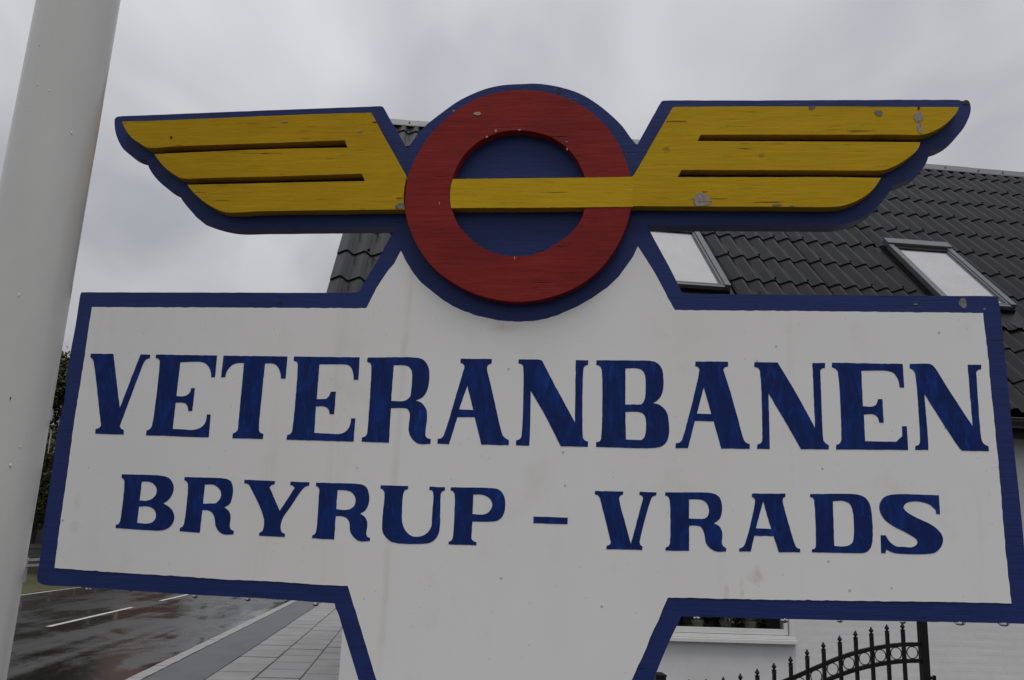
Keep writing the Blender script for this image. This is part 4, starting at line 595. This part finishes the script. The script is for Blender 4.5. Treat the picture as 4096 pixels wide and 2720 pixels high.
# skylights
M_DARKIN = mat('skylight_lining', (.5, .5, .49), .8)
def skylight(x0, x1):
    T = lambda x, v, h: SLP(x, v, h+(.030 if h >= .038 else 0))
    k = MB().box(x0, x1, SV0, SV1, .0, .040, T)
    body = HB(k, 'skylight', M_DARK, HOUSE, bevel=.003)
    for q0, q1 in ((x0, x0+.062), (x1-.062, x1)): HB(MB().box(q0, q1, SV0+.02, SV1-.10, .040, .098, T), 'side_cover', M_ALU, body, bevel=.004)
    HB(MB().box(x0-.004, x1+.004, SV1-.10, SV1+.035, .05, .118, T), 'top_hood', M_ALU, body, bevel=.006)
    HB(MB().box(x0+.064, x1-.064, SV1-.165, SV1-.104, .042, .082, T), 'top_shadow_rail', M_DARK, body)
    HB(MB().box(x0+.062, x1-.062, SV0+.0, SV0+.045, .042, .082, T).box(x0+.064, x0+.088, SV0+.05, SV1-.17, .042, .086, T).box(x1-.088, x1-.064, SV0+.05, SV1-.17, .042, .086, T).box(x0+.064, x1-.064, SV0+.048, SV0+.066, .042, .084, T), 'sash', M_ALU, body, bevel=.002)
    HB(MB().box(x0+.085, x1-.085, SV0+.062, SV1-.165, .070, .074, T), 'pane', M_SKYPANE, body)
    HB(MB().box(x0+.10, x1-.10, SV0+.085, SV1-.17, .050, .054, T), 'blind', M_BLIND, body)
    HB(MB().box(x0-.112, x0-.004, SV0-.24, SV1+.06, .004, .016, T).box(x0-.012, x0-.003, SV0, SV1, .016, .036, T).box(x1+.004, x1+.072, SV0-.24, SV1+.06, .004, .016, T).box(x0-.004, x1+.004, SV0-.24, SV0-.004, .004, .035, T).box(x0-.11, x1+.07, SV1+.036, SV1+.10, .004, .02, T), 'flashing', M_DARK, body)
    pl = MB(); n = 44
    for i in range(n):
        xa, xb = x0-.05+(x1-x0+.10)*i/n, x0-.05+(x1-x0+.10)*(i+1)/n; ha = .012*(i % 2); hb = .012*((i+1) % 2)
        ta = .025*(1+.85*math.sin(2*math.pi*((xa-GX)/TW)-.5*math.pi)); tb = .025*(1+.85*math.sin(2*math.pi*((xb-GX)/TW)-.5*math.pi))
        pl.quad(SLP(xa, SV0-.40, .030+ta+ha), SLP(xb, SV0-.40, .030+tb+hb), SLP(xb, SV0-.22, .042+hb*.3), SLP(xa, SV0-.22, .042+ha*.3))
    HB(pl, 'pleated_apron', M_DARK, body)
    return body
skylight(*SKY[0])['label'] = 'skylight just right of the red ring'; skylight(*SKY[1])['label'] = 'skylight at the right end of the roof'

# ------------------------------------------------------------------ iron gate in front of the house
GATE = empty('garden_gate', (2.6, 6.0, 0), 'black wrought iron gate leaf with spear tops and rings, before the white wall', 'gate')
M_IRON = mat('black_gate_paint', (.007, .0065, .0065), .42, (.011, .010, .0095), (20, 20, 20), spec=.2, bump=.2, bscale=(80, 80, 80))
def GB(mb, name, smooth=False, bevel=0):
    mb.v = [(x-2.6, y-6.0, z) for x, y, z in mb.v]; return mb.build(name, M_IRON, GATE, smooth, bevel)
tipz = lambda x: .9985-.2*math.cos(math.pi*min(1.6, max(0, x-1.85))/1.6) + .010*math.exp(-((x-2.9)/.25)**2)
railz = lambda x: tipz(x)-.140
GB(MB().box(3.456, 3.508, 5.975, 6.025, .05, 1.36).box(3.45, 3.514, 5.969, 6.031, 1.36, 1.375), 'end_stile', bevel=.003)
GB(MB().box(1.735, 1.775, 5.98, 6.02, .05, .655), 'hinge_stile', bevel=.003)
for dz, nm in ((0, 'top_rail'), (-.106, 'lower_rail')):
    m_ = MB(); xs_ = [1.775+(3.456-1.775)*i/40 for i in range(41)]; b = len(m_.v)
    for x in xs_:
        z = railz(x)+dz; 
        for y_, z_ in ((5.986, -.0125), (6.014, -.0125), (6.014, .0125), (5.986, .0125)): m_.v.append((x, y_, z+z_))
    for i in range(40):
        for k in range(4): m_.f.append((b+i*4+k, b+i*4+(k+1) % 4, b+(i+1)*4+(k+1) % 4, b+(i+1)*4+k))
    GB(m_, nm)
GB(MB().box(1.775, 3.456, 5.985, 6.015, .12, .15), 'bottom_rail')
BX = [1.85+.1157*k for k in range(14)]; BX = [x-.004*max(0, (k-9))*.8 for k, x in enumerate(BX)]
for k, x in enumerate(BX):
    tz = tipz(x)
    bar = GB(MB().box(x-.0105, x+.0105, 5.9895, 6.0105, .10, tz-.062), 'bar')
    c = [x, 6.0, tz]
    prof = [(.0125, -.064), (.0170, -.0625), (.0145, -.057), (.0135, -.050), (.0165, -.0445), (.0165, -.042), (.0085, -.041), (.0065, -.038), (.0155, -.026), (.0160, -.024), (.0075, -.010), (.0045, -.006), (.0058, -.003), (.0040, 0)]
    m_ = MB().lathe(c, prof, 8); m_.v = [(a-2.6, b_-6.0, z) for a, b_, z in m_.v]; m_.build('spear_tip', M_IRON, bar)
def torus(mb, c, r, tr, n=28, m=6):
    b = len(mb.v)
    for i in range(n):
        t = 2*math.pi*i/n
        for k in range(m):
            u = 2*math.pi*k/m; q = r+tr*math.cos(u); mb.v.append((c[0]+q*math.cos(t), c[1]+tr*1.6*math.sin(u), c[2]+q*math.sin(t)))
    for i in range(n):
        for k in range(m): mb.f.append((b+i*m+k, b+((i+1) % n)*m+k, b+((i+1) % n)*m+(k+1) % m, b+i*m+(k+1) % m))
    return mb
cx_ = [(BX[k]+BX[k+1])/2 for k in range(13)]+[(BX[13]+3.456)/2+.002]
for x in cx_: GB(torus(MB(), (x, 6.0, railz(x)-.053), .0385, .0034), 'ring', True)
GB(MB().box(3.508, 3.54, 5.99, 6.01, .835, .855).box(3.54, 3.552, 5.985, 6.015, .825, .862), 'latch', bevel=.003)
GB(MB().tube([(3.352, 6.0, .945), (3.352, 6.0, .93), (3.345, 6.0, .92), (3.338, 6.0, .925)], .003, 6), 'hook')
GP = empty('gate_post', (1.655, 6.0, 0), 'short square black gate post with flat pointed cap, left end of gate', 'post')
MB().box(-.034, .034, -.034, .034, -.02, .815).build('post_tube', M_IRON, GP, bevel=.003)
m_ = MB(); b = 0; m_.v = [(-.037, -.037, .815), (.037, -.037, .815), (.037, .037, .815), (-.037, .037, .815), (-.037, -.037, .826), (.037, -.037, .826), (.037, .037, .826), (-.037, .037, .826), (-.015, -.015, .838), (.015, -.015, .838), (.015, .015, .838), (-.015, .015, .838)]
m_.f = [(3, 2, 1, 0), (8, 9, 10, 11)]+[(i, (i+1) % 4, 4+(i+1) % 4, 4+i) for i in range(4)]+[(4+i, 4+(i+1) % 4, 8+(i+1) % 4, 8+i) for i in range(4)]
m_.build('post_cap', M_IRON, GP)

# ------------------------------------------------------------------ across the road
M_BARK = mat('bark', (.035, .028, .02), .9, (.06, .05, .04), (8, 8, 3), bump=.8)
M_LEAF = mat('dark_tree_leaf', (.03, .04, .012), .6, extra=leaf_extra((.016, .024, .007), (.085, .088, .022)))
def tree(loc, h, rad, label, nleaf, zlow, seed):
    rnd = random.Random(seed); t = empty('broadleaf_tree', loc, label, 'tree')
    m_ = MB(); m_.tube([(0, 0, -.3), (.05, 0, h*.2), (-.05, .05, h*.45), (0, 0, h*.8)], [.24, .19, .13, .04], 9)
    cl = []
    for k in range(90):
        an = rnd.uniform(0, 6.28); u = rnd.random(); z = zlow+(h-zlow)*u; rr_ = rad*(math.sin(math.pi*min(1, .22+.78*u))**.7)*rnd.uniform(.35, 1)
        cl.append(Vector((math.cos(an)*rr_, math.sin(an)*rr_, z)))
    for c in cl[:16]: m_.tube([(0, 0, max(h*.18, c.z*.55)), tuple(c*.55+Vector((0, 0, c.z*.25))), tuple(c)], [.07, .04, .012], 5)
    m_.build('trunk', M_BARK, t)
    lf = MB()
    for c in cl:
        s = rnd.uniform(.35, .75)
        for _ in range(nleaf//90):
            d = Vector((rnd.gauss(0, 1), rnd.gauss(0, 1), rnd.gauss(0, .7)))*s*.55; p = c+d
            a = Vector((rnd.uniform(-1, 1), rnd.uniform(-1, 1), rnd.uniform(-.6, .6))).normalized(); b_ = a.cross(Vector((rnd.uniform(-1, 1), rnd.uniform(-1, 1), rnd.uniform(-1, 1)))).normalized(); q = rnd.uniform(.04, .085)
            lf.quad(p-a*q, p+b_*q*.6, p+a*q, p-b_*q*.6)
    me = bpy.data.meshes.new('crown'); me.from_pydata(lf.v, [], lf.f); link('crown', me, t, M_LEAF)
    return t
tree((-12.35, 31, .3), 6.75, 3.0, 'dark leafy tree between the white pole and the left edge of the sign', 60000, 1.5, 3)
M_RBR = mat('far_red_brick', (.21, .095, .058), .8, (.15, .07, .045), (3, 3, 12)); M_RRF = mat('far_clay_roof', (.13, .075, .06), .8, (.09, .05, .042), (3, 3, 3))
BH = empty('brick_house', (-10.5, 41, .3), 'red brick house across the road, in the gap between pole and sign', 'house')
MB().box(-8, 0, -3, 3, -.4, 2.6).build('wall', M_RBR, BH)
m_ = MB(); b = 0; m_.v = [(-8.4, -3.5, 2.4), (.4, -3.5, 2.4), (.4, 3.5, 2.4), (-8.4, 3.5, 2.4), (-8.4, 0, 5.6), (.4, 0, 5.6)]; m_.f = [(0, 1, 5, 4), (2, 3, 4, 5), (1, 2, 5), (3, 0, 4), (0, 3, 2, 1)]
m_.build('roof', M_RRF, BH)
M_GLD = mat('far_window_glass', (.02, .022, .025), .1)
for x in (-6.3, -4.0, -1.4):
    f_ = MB().box(x-.55, x+.55, -3.04, -3.001, .6, 1.9).build('window', M_FRAME, BH); MB().box(x-.46, x+.46, -3.06, -3.041, .69, 1.81).build('pane', M_GLD, f_)
M_GALV = mat('galvanised_rail', (.36, .36, .36), .5, (.30, .30, .30), (4, 4, 4))
RL = empty('street_railing', (-10.6, 29, .1), 'pale two-rail metal railing on the far verge, left of the sign', 'railing')
for z in (.45, .60): MB().box(-.03, .03, -8, 8, z, z+.065).build('rail', M_GALV, RL)
for k in range(9): MB().box(-.085, -.031, -8+k*1.98, -7.94+k*1.98, -.3, .70).build('post', M_GALV, RL)
M_PICK = mat('weathered_fence_wood', (.15, .14, .125), .8, (.10, .095, .085), (10, 10, 3))
PF = empty('picket_fence', (-11.7, 30, .2), 'weathered grey picket fence behind the railing across the road', 'fence')
for z in (.52, .80): MB().box(.022, .06, -10, 10, z, z+.06).build('rail', M_PICK, PF)
m_ = MB()
for k in range(125): m_.box(-.02, .02, -10+k*.16, -9.91+k*.16, -.1, .92)
o = m_.build('pickets', M_PICK, PF); o['kind'] = 'stuff'
# a belt of trees closes the view far down the road
rnd = random.Random(11); lf = MB()
for k in range(13000):
    x = rnd.uniform(-70, 80); hh = 6+2.2*math.sin(x*.21)+1.6*math.sin(x*.63+1); z = hh*rnd.random()**.8; p = Vector((x, 85+rnd.uniform(-3, 3), z)); a = Vector((rnd.uniform(-1, 1), rnd.uniform(-1, 1), rnd.uniform(-1, 1))).normalized(); b_ = a.cross(Vector((.3, .8, .5))).normalized(); q = rnd.uniform(.2, .42)
    lf.quad(p-a*q, p+b_*q, p+a*q, p-b_*q)
me = bpy.data.meshes.new('tree_belt'); me.from_pydata(lf.v, [], lf.f); tag(link('tree_belt', me, None, M_LEAF), 'far belt of dark trees closing off the end of the road', 'trees', kind='stuff')
